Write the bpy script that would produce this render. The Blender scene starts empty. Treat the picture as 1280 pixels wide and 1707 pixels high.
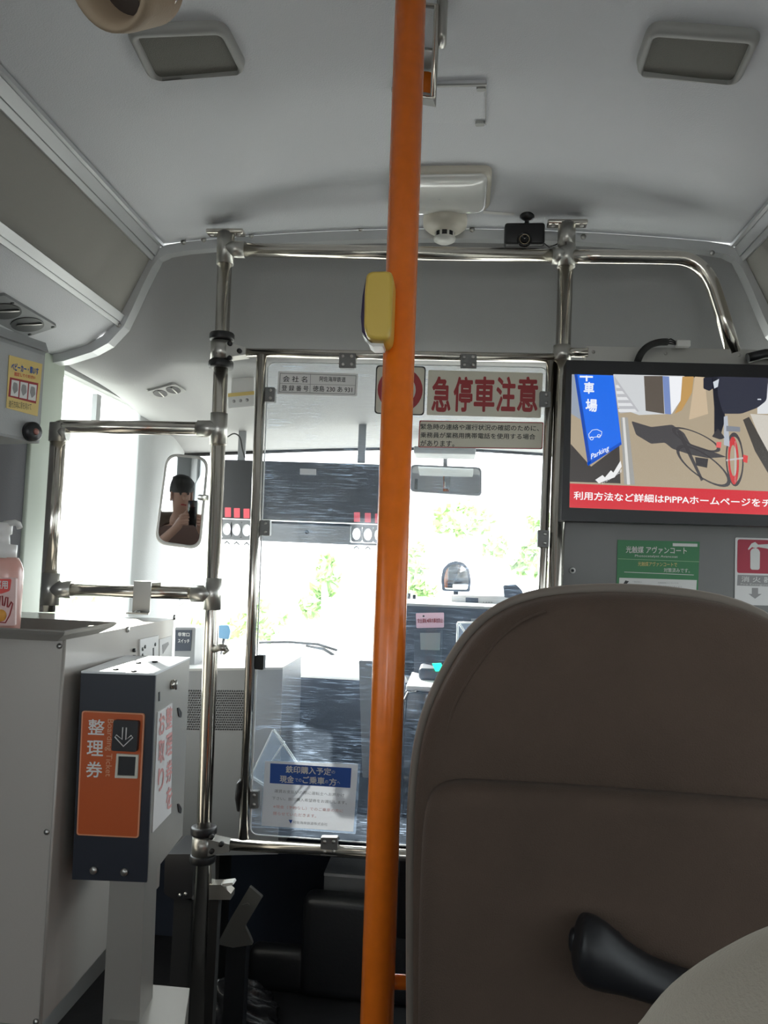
import bpy, bmesh, math, random
from mathutils import Vector as V, Matrix
from mathutils.bvhtree import BVHTree
random.seed(7)
SC = bpy.context.scene
COL = SC.collection
PI = math.pi

# ------------------------------------------------------------------ camera
F = 1300.0
CX, CY = 640.0, 853.5
CAM = V((0.0, 0.0, 1.2))
_y = V((120.0, -88.5, -F)).normalized()
_z = V((0.038, 1.0, 0.0)); _z.z = -(_z.x * _y.x + _z.y * _y.y) / _y.z; _z.normalize()
_x = _y.cross(_z)
ROT = Matrix((_x, _y, _z))                 # world from camera
cam = bpy.data.cameras.new('camera'); cam_o = bpy.data.objects.new('camera', cam)
COL.objects.link(cam_o)
cam_o.matrix_world = Matrix.Translation(CAM) @ ROT.to_4x4()
cam.sensor_fit = 'VERTICAL'; cam.sensor_height = 36.0; cam.lens = F / 1707.0 * 36.0
cam.clip_start = 0.02
SC.camera = cam_o

# ------------------------------------------------------------------ light
SC.view_settings.view_transform = 'Standard'
SC.view_settings.look = 'None'
SC.view_settings.gamma = 1.0
SC.view_settings.exposure = 3.25
SC.cycles.max_bounces = 14; SC.cycles.diffuse_bounces = 7; SC.cycles.glossy_bounces = 5
SC.cycles.transparent_max_bounces = 24; SC.cycles.caustics_reflective = False; SC.cycles.caustics_refractive = False
SC.cycles.sample_clamp_indirect = 4.0
w = bpy.data.worlds.new('sky'); SC.world = w; w.use_nodes = True
bg = w.node_tree.nodes['Background']; bg.inputs[0].default_value = (0.92, 0.97, 1.0, 1); bg.inputs[1].default_value = 1.0
sun = bpy.data.lights.new('sun', 'SUN'); sun.energy = 2.2; sun.angle = 0.01; sun.color = (1, .96, .88)
sun_o = bpy.data.objects.new('sun', sun); COL.objects.link(sun_o)
sun_o.rotation_euler = V((0.50, -0.75, -0.56)).to_track_quat('-Z', 'Y').to_euler()

def portal(x, y0, y1, z0, z1, sx):        # sky sampling through a real window opening
    l = bpy.data.lights.new('window_daylight', 'AREA'); l.shape = 'RECTANGLE'
    l.size = abs(y1 - y0); l.size_y = abs(z1 - z0); l.cycles.is_portal = True
    o = bpy.data.objects.new('window_daylight', l); COL.objects.link(o)
    o.location = (x, (y0 + y1) / 2, (z0 + z1) / 2)
    o.rotation_euler = V((sx, 0, 0)).to_track_quat('-Z', 'Y').to_euler()
    return o

# ------------------------------------------------------------------ projection helpers
def ray(px, py):
    return (ROT @ V(((px - CX), -(py - CY), -F))).normalized()
def P(px, py, Y):
    d = ray(px, py); return CAM + d * (Y / d.y)
def PX(px, py, X):
    d = ray(px, py); return CAM + d * (X / d.x)
def PZ(px, py, z):
    d = ray(px, py); return CAM + d * ((z - CAM.z) / d.z)

# ------------------------------------------------------------------ materials
def mat(name, col, rough=.5, metal=0.0, bump=None, sheen=0.0, emit=0.0, spec=.5, var=None, coat=0.0):
    m = bpy.data.materials.new(name); m.use_nodes = True
    nt = m.node_tree; b = nt.nodes['Principled BSDF']
    b.inputs['Base Color'].default_value = (*col, 1); b.inputs['Roughness'].default_value = rough
    b.inputs['Metallic'].default_value = metal
    b.inputs['Specular IOR Level'].default_value = spec
    if coat:
        b.inputs['Coat Weight'].default_value = coat; b.inputs['Coat Roughness'].default_value = .08
    if sheen:
        b.inputs['Sheen Weight'].default_value = sheen; b.inputs['Sheen Roughness'].default_value = .4
        b.inputs['Sheen Tint'].default_value = (*[min(1, c * 2.2 + .1) for c in col], 1)
    if emit:
        b.inputs['Emission Color'].default_value = (*col, 1); b.inputs['Emission Strength'].default_value = emit
    tc = nt.nodes.new('ShaderNodeTexCoord')
    if var:                                     # (scale, amount): mottled colour
        n = nt.nodes.new('ShaderNodeTexNoise'); n.inputs['Scale'].default_value = var[0]; n.inputs['Detail'].default_value = 4
        nt.links.new(tc.outputs['Object'], n.inputs['Vector'])
        r = nt.nodes.new('ShaderNodeMapRange'); r.inputs['From Min'].default_value = .3; r.inputs['From Max'].default_value = .7
        r.inputs['To Min'].default_value = 1 - var[1]; r.inputs['To Max'].default_value = 1 + var[1]
        nt.links.new(n.outputs['Fac'], r.inputs['Value'])
        mx = nt.nodes.new('ShaderNodeVectorMath'); mx.operation = 'SCALE'; mx.inputs[0].default_value = col
        nt.links.new(r.outputs['Result'], mx.inputs['Scale']); nt.links.new(mx.outputs['Vector'], b.inputs['Base Color'])
    if bump:                                    # (scale, strength)
        n = nt.nodes.new('ShaderNodeTexNoise'); n.inputs['Scale'].default_value = bump[0]; n.inputs['Detail'].default_value = 3
        nt.links.new(tc.outputs['Object'], n.inputs['Vector'])
        bp = nt.nodes.new('ShaderNodeBump'); bp.inputs['Strength'].default_value = bump[1]; bp.inputs['Distance'].default_value = .002
        nt.links.new(n.outputs['Fac'], bp.inputs['Height']); nt.links.new(bp.outputs['Normal'], b.inputs['Normal'])
    return m

def glass(name, tint=(.95, .97, .97), haze=0.0, scratch=0.0, refl=1.0):
    m = bpy.data.materials.new(name); m.use_nodes = True; nt = m.node_tree
    nt.nodes.remove(nt.nodes['Principled BSDF']); out = nt.nodes['Material Output']
    tr = nt.nodes.new('ShaderNodeBsdfTransparent'); tr.inputs[0].default_value = (*tint, 1)
    gl = nt.nodes.new('ShaderNodeBsdfGlossy'); gl.inputs['Roughness'].default_value = .03
    lw = nt.nodes.new('ShaderNodeLayerWeight'); lw.inputs['Blend'].default_value = .5
    pw = nt.nodes.new('ShaderNodeMath'); pw.operation = 'POWER'; pw.inputs[1].default_value = 5
    nt.links.new(lw.outputs['Facing'], pw.inputs[0])
    sc = nt.nodes.new('ShaderNodeMapRange'); sc.inputs['To Min'].default_value = .03 * refl; sc.inputs['To Max'].default_value = .9
    nt.links.new(pw.outputs[0], sc.inputs['Value'])
    m1 = nt.nodes.new('ShaderNodeMixShader'); nt.links.new(sc.outputs[0], m1.inputs[0])
    nt.links.new(tr.outputs[0], m1.inputs[1]); nt.links.new(gl.outputs[0], m1.inputs[2])
    last = m1
    if haze or scratch:
        tl = nt.nodes.new('ShaderNodeBsdfTranslucent'); tl.inputs[0].default_value = (.60, .76, 1, 1)
        tc = nt.nodes.new('ShaderNodeTexCoord')
        acc = None
        for k, (rot, sx, sy, thr) in enumerate(((.35, 14, 420, .61), (-.25, 10, 520, .61), (1.15, 18, 380, .63), (.1, 40, 700, .64), (-.9, 13, 340, .63), (.7, 11, 460, .63))):
            mp = nt.nodes.new('ShaderNodeMapping'); mp.inputs['Rotation'].default_value = (0, rot, 0); mp.inputs['Scale'].default_value = (sx, 1, sy)
            nt.links.new(tc.outputs['Object'], mp.inputs['Vector'])
            n = nt.nodes.new('ShaderNodeTexNoise'); n.inputs['Scale'].default_value = 1; n.inputs['Detail'].default_value = 2
            n.inputs['Distortion'].default_value = .5
            nt.links.new(mp.outputs[0], n.inputs['Vector'])
            r = nt.nodes.new('ShaderNodeMapRange'); r.inputs['From Min'].default_value = thr; r.inputs['From Max'].default_value = thr + .06
            r.inputs['To Max'].default_value = scratch
            nt.links.new(n.outputs['Fac'], r.inputs['Value'])
            if acc is None: acc = r.outputs[0]
            else:
                a = nt.nodes.new('ShaderNodeMath'); a.operation = 'MAXIMUM'
                nt.links.new(acc, a.inputs[0]); nt.links.new(r.outputs[0], a.inputs[1]); acc = a.outputs[0]
        mk = nt.nodes.new('ShaderNodeTexNoise'); mk.inputs['Scale'].default_value = 9; mk.inputs['Detail'].default_value = 3
        nt.links.new(tc.outputs['Object'], mk.inputs['Vector'])
        mr = nt.nodes.new('ShaderNodeMapRange'); mr.inputs['From Min'].default_value = .42; mr.inputs['From Max'].default_value = .66; mr.inputs['To Min'].default_value = .12; mr.inputs['To Max'].default_value = 1.25
        nt.links.new(mk.outputs['Fac'], mr.inputs['Value'])
        mm = nt.nodes.new('ShaderNodeMath'); mm.operation = 'MULTIPLY'; nt.links.new(acc, mm.inputs[0]); nt.links.new(mr.outputs[0], mm.inputs[1]); acc = mm.outputs[0]
        ad = nt.nodes.new('ShaderNodeMath'); ad.operation = 'ADD'; ad.inputs[1].default_value = haze; ad.use_clamp = True
        nt.links.new(acc, ad.inputs[0])
        m2 = nt.nodes.new('ShaderNodeMixShader'); nt.links.new(ad.outputs[0], m2.inputs[0])
        nt.links.new(last.outputs[0], m2.inputs[1]); nt.links.new(tl.outputs[0], m2.inputs[2]); last = m2
    nt.links.new(last.outputs[0], out.inputs['Surface'])
    return m

def sheet_mat(name, col, k=.4):
    m = mat(name, col, .45); nt = m.node_tree; b = nt.nodes['Principled BSDF']; out = nt.nodes['Material Output']
    tl = nt.nodes.new('ShaderNodeBsdfTranslucent'); tl.inputs[0].default_value = (*col, 1)
    mx = nt.nodes.new('ShaderNodeMixShader'); mx.inputs[0].default_value = k
    nt.links.new(b.outputs[0], mx.inputs[1]); nt.links.new(tl.outputs[0], mx.inputs[2]); nt.links.new(mx.outputs[0], out.inputs['Surface'])
    return m

def screen_mat(name, col, k=1.0):
    m = bpy.data.materials.new(name); m.use_nodes = True; nt = m.node_tree
    b = nt.nodes['Principled BSDF']; b.inputs['Base Color'].default_value = (.01, .01, .01, 1); b.inputs['Roughness'].default_value = .25
    e = 2.0 ** -SC.view_settings.exposure
    b.inputs['Emission Color'].default_value = (*col, 1); b.inputs['Emission Strength'].default_value = e * k
    return m
def srgb(r, g, b):
    return tuple(((c / 255 + .055) / 1.055) ** 2.4 if c > 10 else c / 255 / 12.92 for c in (r, g, b))

M = {}
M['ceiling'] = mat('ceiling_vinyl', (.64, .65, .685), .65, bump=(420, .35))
M['header'] = mat('header_vinyl_shaded', (.34, .34, .343), .65, bump=(420, .35))  # darker than the ceiling vinyl: shade on the steep face put into the colour
M['ceil_dark'] = mat('valance_fabric', (.30, .29, .27), .8, bump=(500, .35))
M['wall'] = mat('wall_vinyl', (.42, .43, .43), .6, bump=(300, .2))
M['wall_dark'] = mat('wall_carpet', (.12, .12, .13), .9, bump=(300, .4))
M['green_white'] = mat('pale_green_paint', (.42, .47, .40), .4)
M['alu'] = mat('aluminium_strip', (.55, .56, .57), .38, .5)
M['screw'] = mat('screw_steel', (.55, .54, .52), .3, 1)
M['steel'] = mat('stainless_tube', (.66, .62, .56), .17, 1)
M['steel_joint'] = mat('cast_joint', (.50, .49, .46), .33, .9)
M['brushed'] = mat('brushed_steel_panel', (.17, .17, .165), .5, .5, var=(6, .06))
M['satin'] = mat('satin_steel', (.36, .345, .315), .42, .45)
M['black'] = mat('black_plastic', (.012, .012, .014), .42)
M['black_gloss'] = mat('glossy_black', (.010, .009, .010), .08)
M['rubber'] = mat('black_rubber', (.02, .02, .02), .7)
M['vinyl_black'] = mat('black_vinyl', (.018, .019, .022), .42, bump=(160, .25))
M['floor'] = mat('floor_vinyl', (.018, .018, .02), .6, bump=(90, .2), var=(25, .2))
M['orange'] = mat('orange_coating', (.92, .20, .014), .22, var=(70, .05))
M['yellow'] = mat('yellow_plastic', (.72, .50, .10), .3)
M['purple'] = mat('dark_purple_plastic', (.03, .015, .07), .3)
M['white_plastic'] = mat('white_plastic', (.75, .74, .71), .35)
M['clear_white'] = mat('milky_lens', (.80, .80, .78), .12, coat=.6)
M['cream'] = mat('cream_plastic', (.66, .62, .54), .45)
M['speaker_frame'] = mat('speaker_frame_plastic', (.36, .36, .35), .5)
M['speaker_mesh'] = mat('speaker_mesh', (.20, .195, .175), .75, bump=(900, .8))
M['paint'] = mat('white_painted_steel', (.42, .39, .355), .32, bump=(300, .06), coat=.25)
M['grey_box'] = mat('grey_cover', (.33, .34, .34), .5, bump=(200, .15))
M['grey_panel'] = mat('grey_painted_panel', (.20, .205, .215), .42)
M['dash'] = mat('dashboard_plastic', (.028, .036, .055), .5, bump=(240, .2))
M['dash_top'] = mat('sunlit_top_grey', (.38, .38, .37), .5)  # pale tops on darker units: sunlight put into the colour
M['dark_blue'] = mat('dark_machine_paint', (.012, .015, .025), .42)
M['machine_orange'] = mat('orange_plate', (.50, .09, .014), .42)
M['seat'] = mat('taupe_plush', (.092, .061, .044), .9, sheen=.25, bump=(700, .45), var=(18, .06))
M['seat_edge'] = mat('rim_lit_piping', (.22, .185, .155), .7, sheen=.6)  # paler than the plush to carry the rim light
M['cushion'] = mat('pale_beige_cloth', (.44, .39, .32), .85, sheen=.3, bump=(600, .3))
M['beige'] = mat('beige_plastic', (.42, .32, .23), .6, bump=(400, .15))
M['mirror'] = mat('mirror_glass', (.86, .88, .88), .015, 1)
M['paper'] = sheet_mat('white_paper', (.82, .82, .83), .35)
M['film_cream'] = sheet_mat('cream_film', (.72, .69, .60), .22)
M['film_white'] = sheet_mat('white_film', (.82, .81, .80), .22)
M['sticker_cream'] = mat('cream_sticker', (.60, .58, .50), .45)
M['sticker_white'] = mat('white_sticker', (.74, .73, .72), .45)
M['sticker_yellow'] = mat('yellow_sticker', (.74, .56, .20), .45)
M['ink_red'] = mat('red_ink', (.36, .03, .035), .5)
M['ink_bright_red'] = mat('bright_red_ink', (.70, .08, .07), .5)
M['ink_pale_red'] = mat('faded_red_ink', (.72, .35, .33), .5)
M['ink_black'] = mat('black_ink', (.03, .03, .03), .5)
M['ink_grey'] = mat('grey_ink', (.30, .29, .29), .5)
M['ink_blue'] = mat('blue_ink', (.02, .09, .38), .5)
M['ink_green'] = mat('green_sticker', (.035, .20, .075), .45)
M['ink_white'] = mat('white_ink', (.72, .72, .70), .5)
M['ext_red'] = mat('extinguisher_sign_red', (.42, .02, .05), .45)
M['pink'] = mat('pink_label', (.80, .50, .60), .5)
M['led_green'] = mat('green_lamp', (.0, .9, .35), .4, emit=.25)
M['led_red'] = mat('red_digits', (.55, .08, .10), .4, emit=.05)
M['pump_pink'] = mat('pink_liquid_bottle', (.66, .36, .31), .25, spec=.5)
M['pump_white'] = mat('pump_plastic', (.74, .72, .70), .3)
M['acrylic'] = glass('scratched_acrylic', (.96, .97, .98), haze=.035, scratch=.26)
M['clear'] = glass('clear_plastic', (.90, .92, .93), haze=.05, scratch=.0, refl=1.6)
M['glass'] = glass('window_glass', (.95, .97, .96))
M['tinted'] = glass('tinted_window_glass', (.42, .43, .43))  # tint set to dim the daylight from the unseen side windows
M['pane_edge'] = mat('lit_pane_edge', (.85, .88, .88), .25)  # white stands in for light caught along clear edges
M['ground'] = mat('concrete_ground', (.33, .325, .30), .9, var=(2, .15))
M['leaf'] = mat('tree_leaf', (.34, .50, .20), .6)
M['bark'] = mat('tree_bark', (.55, .50, .42), .9)
M['skin'] = mat('skin', (.45, .26, .19), .55)
M['hair'] = mat('black_hair', (.015, .012, .010), .5)
M['shirt'] = mat('brown_shirt', (.14, .085, .07), .9)
M['diamond'] = mat('diamond_plate', (.55, .56, .57), .3, .8, bump=(110, .9))

# ------------------------------------------------------------------ object helpers
LOC = {}
def tag(o, label=None, cat=None, group=None, kind=None):
    if label: o['label'] = label
    if cat: o['category'] = cat
    if group: o['group'] = group
    if kind: o['kind'] = kind
    return o
def thing(name, label, cat, loc, group=None):
    o = bpy.data.objects.new(name, None); COL.objects.link(o); o.location = loc; o.empty_display_size = .05
    LOC[o.name] = V(loc); return tag(o, label, cat, group)

class MB:
    def __init__(s): s.v = []; s.f = []; s.sm = []
    def add(s, verts, faces, smooth=False):
        b = len(s.v); s.v += [V(p) for p in verts]
        s.f += [tuple(i + b for i in f) for f in faces]; s.sm += [smooth] * len(faces); return s
    def prism(s, a, b, smooth=False):
        n = len(a); base = list(range(n))
        fs = [tuple(reversed(base)), tuple(i + n for i in base)]
        s.add(list(a) + list(b), fs)
        k = len(s.v) - 2 * n
        for i in range(n):
            j = (i + 1) % n
            s.f.append((k + i, k + j, k + n + j, k + n + i)); s.sm.append(smooth)
        return s
    def box(s, lo, hi):
        x0, y0, z0 = lo; x1, y1, z1 = hi
        return s.prism([(x0, y0, z0), (x1, y0, z0), (x1, y1, z0), (x0, y1, z0)], [(x0, y0, z1), (x1, y0, z1), (x1, y1, z1), (x0, y1, z1)])
    def rbox(s, lo, hi, r=.01, seg=3):
        bm = bmesh.new(); bmesh.ops.create_cube(bm, size=1)
        lo = V(lo); hi = V(hi)
        for v in bm.verts: v.co = V([lo[i] + (v.co[i] + .5) * (hi[i] - lo[i]) for i in range(3)])
        bmesh.ops.bevel(bm, geom=list(bm.edges), offset=r, segments=seg, profile=.5, affect='EDGES')
        bm.verts.index_update()
        s.add([v.co.copy() for v in bm.verts], [tuple(v.index for v in f.verts) for f in bm.faces], True); bm.free(); return s
    def tube(s, pts, r, seg=18, caps=True):
        pts = [V(p) for p in pts]; n = len(pts)
        rr = r if isinstance(r, (list, tuple)) else [r] * n
        t0 = (pts[1] - pts[0]).normalized()
        nrm = t0.orthogonal().normalized(); vs = []; fs = []
        for i in range(n):
            t = (pts[min(i + 1, n - 1)] - pts[max(i - 1, 0)]).normalized()
            nrm = (nrm - t * nrm.dot(t)).normalized(); bn = t.cross(nrm)
            for k in range(seg):
                a = 2 * PI * k / seg
                vs.append(pts[i] + (nrm * math.cos(a) + bn * math.sin(a)) * rr[i])
        for i in range(n - 1):
            for k in range(seg):
                k2 = (k + 1) % seg
                fs.append((i * seg + k, i * seg + k2, (i + 1) * seg + k2, (i + 1) * seg + k))
        s.add(vs, fs, True)
        if caps:
            s.add(vs[:seg], [tuple(reversed(range(seg)))]); s.add(vs[-seg:], [tuple(range(seg))])
        return s
    def lathe(s, c, axis, prof, seg=28):
        c = V(c); ax = V(axis).normalized(); u = ax.orthogonal().normalized(); w_ = ax.cross(u)
        vs = []; fs = []
        for (r, h) in prof:
            for k in range(seg):
                a = 2 * PI * k / seg; vs.append(c + ax * h + (u * math.cos(a) + w_ * math.sin(a)) * max(r, 1e-5))
        n = len(prof)
        for i in range(n - 1):
            for k in range(seg):
                k2 = (k + 1) % seg; fs.append((i * seg + k, i * seg + k2, (i + 1) * seg + k2, (i + 1) * seg + k))
        s.add(vs, fs, True); return s
    def grid(s, rows, smooth=True, close=False):
        m = len(rows[0]); vs = [p for r in rows for p in r]; fs = []
        for i in range(len(rows) - 1):
            for k in range(m if close else m - 1):
                k2 = (k + 1) % m; fs.append((i * m + k, i * m + k2, (i + 1) * m + k2, (i + 1) * m + k))
        return s.add(vs, fs, smooth)
    def bvh(s): return BVHTree.FromPolygons([tuple(p) for p in s.v], s.f)
    def build(s, name, material, parent=None, loc=None, flat=False):
        if parent is not None: L = LOC[parent.name]
        else: L = V(loc) if loc is not None else V((0, 0, 0))
        me = bpy.data.meshes.new(name); me.from_pydata([tuple(p - L) for p in s.v], [], s.f)
        for p, q in zip(me.polygons, s.sm): p.use_smooth = q and not flat
        bm = bmesh.new(); bm.from_mesh(me); bmesh.ops.remove_doubles(bm, verts=bm.verts, dist=1e-6)
        bmesh.ops.recalc_face_normals(bm, faces=bm.faces); bm.to_mesh(me); bm.free()
        me.materials.append(material)
        o = bpy.data.objects.new(name, me); COL.objects.link(o)
        if parent is not None: o.parent = parent; LOC[o.name] = L
        else: o.location = L; LOC[o.name] = L
        return o

def struct(name, mb, m, loc=None):
    return tag(mb.build(name, m, None, loc), kind='structure')

def roundpoly(pts, r, seg=5):
    pts = [V(p) for p in pts]; n = len(pts); out = []
    for i in range(n):
        p, a, b = pts[i], pts[i - 1], pts[(i + 1) % n]
        d1 = (a - p); d2 = (b - p); q = min(r, d1.length * .49, d2.length * .49)
        s0 = p + d1.normalized() * q; s1 = p + d2.normalized() * q
        for k in range(seg + 1):
            t = k / seg
            out.append(s0 * (1 - t) ** 2 + p * (2 * t * (1 - t)) + s1 * t * t)
    return out

class Board:
    """a flat face in the world, read through photo pixels"""
    def __init__(s, point, normal, u=None):
        s.p = V(point); s.n = V(normal).normalized()
        if s.n.dot(CAM - s.p) < 0: s.n = -s.n
        s.u = None; s.v = None
    def axes(s, tl, tr, bl):
        s.o = s.pt(*tl); s.u = (s.pt(*tr) - s.o).normalized()
        v = (s.pt(*bl) - s.o); v -= s.u * v.dot(s.u) * 0; s.v = v.normalized(); return s
    def pt(s, px, py, off=0.0):
        d = ray(px, py); t = (s.p - CAM).dot(s.n) / d.dot(s.n)
        return CAM + d * t + s.n * off
    def slab(s, mb, poly, o0, o1, r=0, smooth=False):
        pts = [V((x, y, 0)) for x, y in poly]
        if r: pts = roundpoly(pts, r)
        a = [s.pt(p.x, p.y, 0) for p in pts]
        mb.prism([q + s.n * o0 for q in a], [q + s.n * o1 for q in a], smooth); return mb
    def ring(s, mb, poly_o, poly_i, o0, o1, ro=0, ri=0):
        po = roundpoly([V((*q, 0)) for q in poly_o], ro) if ro else [V((*q, 0)) for q in poly_o]
        pi = roundpoly([V((*q, 0)) for q in poly_i], ri) if ri else [V((*q, 0)) for q in poly_i]
        A = [s.pt(p.x, p.y) for p in po]; B = [s.pt(p.x, p.y) for p in pi]
        rows = [[q + s.n * o0 for q in A], [q + s.n * o1 for q in A], [q + s.n * o1 for q in B], [q + s.n * o0 for q in B], [q + s.n * o0 for q in A]]
        return mb.grid(rows, False, True)
    def disc(s, mb, px, py, r, o0, o1, seg=16):
        c = s.pt(px, py); return mb.lathe(c, s.n, [(0, o0), (r, o0), (r, o1), (0, o1)], seg)
def quad(x0, y0, x1, y1): return [(x0, y0), (x1, y0), (x1, y1), (x0, y1)]

def text(board, s, tl, br, m, parent, off=.0012, bold=0.0, vertical=False, name='lettering', slope=None, thick=.0002):
    """lettering fitted to the photo box tl..br on the board (board.u/.v directions)"""
    c = bpy.data.curves.new('txt', 'FONT'); c.body = s; c.size = 1.0; c.resolution_u = 3
    c.space_line = .92 if '\n' in s else 1
    c.fill_mode = 'FRONT'
    o = bpy.data.objects.new('txt', c); COL.objects.link(o)
    dg = bpy.context.evaluated_depsgraph_get(); me = bpy.data.meshes.new_from_object(o.evaluated_get(dg))
    bpy.data.objects.remove(o); bpy.data.curves.remove(c)
    if not len(me.vertices): return None
    xs = [v.co.x for v in me.vertices]; ys = [v.co.y for v in me.vertices]
    x0, x1, y0, y1 = min(xs), max(xs), min(ys), max(ys)
    A = board.pt(*tl, off); B = board.pt(*br, off)
    # solve B-A = a*u + b*v
    u, v = board.u, board.v; d = B - A
    uu, uv, vv = u.dot(u), u.dot(v), v.dot(v); det = uu * vv - uv * uv
    a = (d.dot(u) * vv - d.dot(v) * uv) / det; b = (d.dot(v) * uu - d.dot(u) * uv) / det
    L = LOC[parent.name]
    if bold:                                   # heavier strokes: the glyphs overlaid with small shifts
        vs0 = [v.co.copy() for v in me.vertices]; fs0 = [tuple(p.vertices) for p in me.polygons]; vs = []; fs = []
        for k in range(8):
            ang = 2 * PI * k / 8; b0 = len(vs)
            vs += [v + V((bold * math.cos(ang), bold * math.sin(ang), k)) for v in vs0]; fs += [tuple(i + b0 for i in f) for f in fs0]
        me = bpy.data.meshes.new(name); me.from_pydata([tuple(v) for v in vs], [], fs)
        x0 -= bold; x1 += bold; y0 -= bold; y1 += bold
    for q in me.vertices:
        fx = (q.co.x - x0) / max(x1 - x0, 1e-6); fy = (y1 - q.co.y) / max(y1 - y0, 1e-6)
        if vertical:                           # letters turned a quarter clockwise
            fx, fy = 1 - fy, fx
        q.co = A + u * (a * fx) + v * (b * fy) + board.n * (q.co.z * 4e-5) - L
    me.materials.clear(); me.materials.append(m)
    ob = bpy.data.objects.new(name, me); COL.objects.link(ob); ob.parent = parent; LOC[ob.name] = L
    return ob
def yboard(Y, tl=(0, 0), tr=(100, 2.5), bl=(-3.5, 100)):
    return Board((0, Y, 0), (0, -1, 0)).axes(tl, tr, bl)

# ================================================================== SETTING
XL, XR, XC = -.97, .842, -.064
YB, YF = -3.0, 1.72
def mir(x): return 2 * XC - x
VAL = [(-.715, 1.921), (-.804, 1.731), (-.867, 1.682), (-.931, 1.661), (XL, 1.655)]
def ceil_z(x, y):
    t = min(1, abs((x - XC) / .651))
    z = 1.921 + .036 * (1 - t * t)
    c = max(0, 1 - (abs(x - XC) / .56) ** 3)
    k = max(0, min(1, (y - 1.57) / .12)); k = k * k * (3 - 2 * k)
    z += .024 * c * (1 - k)                                  # crown dips to the front trim
    q = math.exp(-((y - 1.18 - .25 * (x - XC) ** 2) / .10) ** 2)
    z -= .012 * q * max(0, 1 - (abs(x - XC + .1) / .5) ** 2)  # shallow roof rib
    return z
mb = MB(); rows = []
ys = [YB + (YF - YB) * i / 24 for i in range(17)] ; ys = [y for y in ys if y < .6] + [.6 + (YF - .6) * i / 56 for i in range(57)]
for y in ys: rows.append([V((-.715 + 1.302 * k / 36, y, ceil_z(-.715 + 1.302 * k / 36, y))) for k in range(37)])
mb.grid(rows); CEIL = mb.bvh(); struct('ceiling', mb, M['ceiling'])

floor = MB().box((XL - .05, YB, -.05), (XR + .05, 2.95, 0)); struct('floor', floor, M['floor'])

def wall(name, x0, x1, wins, mname, y0=YB, y1=2.3, ztop=1.80):
    mb = MB(); cur = y0
    for (a, b, z0, z1) in wins:
        if a > cur: mb.box((x0, cur, 0), (x1, a, ztop))
        mb.box((x0, a, 0), (x1, b, z0)); mb.box((x0, a, z1), (x1, b, ztop)); cur = b
    if cur < y1: mb.box((x0, cur, 0), (x1, y1, ztop))
    return struct(name, mb, M[mname])
LW = [(-2.75, -1.75, .85, 1.56), (-1.6, -.6, .85, 1.56), (-.45, .55, .85, 1.56), (1.80, 2.31, .80, 1.64)]
RW = [(-2.75, -1.75, .85, 1.56), (-1.6, -.6, .85, 1.56), (-.45, .55, .85, 1.56), (.7, 1.6, .85, 1.56), (1.8, 2.28, .85, 1.56)]
wall('wall_left', XL - .04, XL, LW, 'wall')
wall('wall_right', XR, XR + .04, RW, 'wall')
wb = MB(); wb.box((XL - .04, YB - .04, 0), (XR + .04, YB, .9)); wb.box((XL - .04, YB - .04, 1.55), (XR + .04, YB, 2.0))
wb.box((XL - .04, YB - .04, .9), (XL + .15, YB, 1.55)); wb.box((XR - .15, YB - .04, .9), (XR + .04, YB, 1.55)); struct('wall_back', wb, M['wall'])
n = 0
for x, L in ((XL - .02, LW), (XR + .02, RW)):
    for (a, b, z0, z1) in L:
        n += 1
        struct('window_%d' % n, MB().box((x - .003, a, z0), (x + .003, b, z1)), M['glass' if a > 1.7 else 'tinted'], (x, (a + b) / 2, z0))
        portal(x + (.03 if x > 0 else -.03), a, b, z0, z1, 1 if x < 0 else -1)
# rear passenger floor lining, dark carpet by the door, pale pillar and rubber seal
struct('wall_left', MB().box((XL, .9, .0), (XL + .010, 1.645, 1.64)), M['wall_dark'])
struct('trim_1', MB().rbox((XL, 1.645, 0), (XL + .018, 1.775, 1.655), .006), M['green_white'])
struct('trim_2', MB().tube([(XL + .004, 2.315, .8), (XL + .004, 2.315, 1.20), (XL + .004, 2.315, 1.49)], .014, 10), M['rubber'])
struct('trim_3', MB().box((XL - .01, 1.975, 1.545), (XL + .004, 2.0, 1.62)), M['grey_box'])

# front of the cab -----------------------------------------------------------
def yf(x): return 2.80 - .27 * (min(1, abs(x - XC) / .906)) ** 2.6
def wz(x): return 1.618 - .085 * (min(1, abs(x - XC) / .906)) ** 2
def prof_pts():
    left = [(XL, 1.655), (-.931, 1.661), (-.867, 1.682), (-.835, 1.70), (-.804, 1.735), (-.787, 1.775), (-.765, 1.83), (-.745, 1.875), (-.725, 1.902), (-.695, 1.917)]
    mid = [(-.65 + 1.172 * k / 24, ceil_z(-.65 + 1.172 * k / 24, YF) - .003) for k in range(25)]
    right = [(mir(x), z) for x, z in reversed(left)]
    return left + mid + right
B = prof_pts(); NB = len(B)
# front edge sampled by the same running length
rows = []
for i in range(29):
    v = (i / 28) ** 1.6
    if v < .05: g = 1 - v / .05 * .22
    elif v < .16: g = .78 - (v - .05) / .11 * .50
    else: g = .28 * ((1 - v) / .84) ** 1.7
    row = []
    for k, (bx, bz) in enumerate(B):
        u = k / (NB - 1); fx = XL + (XR - XL) * (bx - XL) / (XR - XL)
        fz, fy = wz(fx), yf(fx)
        e_ = min(1, abs((bx - XC) / .906)) ** 8
        row.append(V((bx, YF + .005 + (fy - YF) * v, fz + (bz - fz) * (g * (1 - e_) + (1 - v ** 3) * e_))))
    rows.append(row)
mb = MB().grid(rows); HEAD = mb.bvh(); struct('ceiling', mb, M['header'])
struct('light_stop_roof', MB().box((XL - .06, YB - .06, 1.985), (XR + .06, 1.98, 2.02)), M['wall'])  # unseen outer roof added to stop daylight leaking in above the trim
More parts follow.
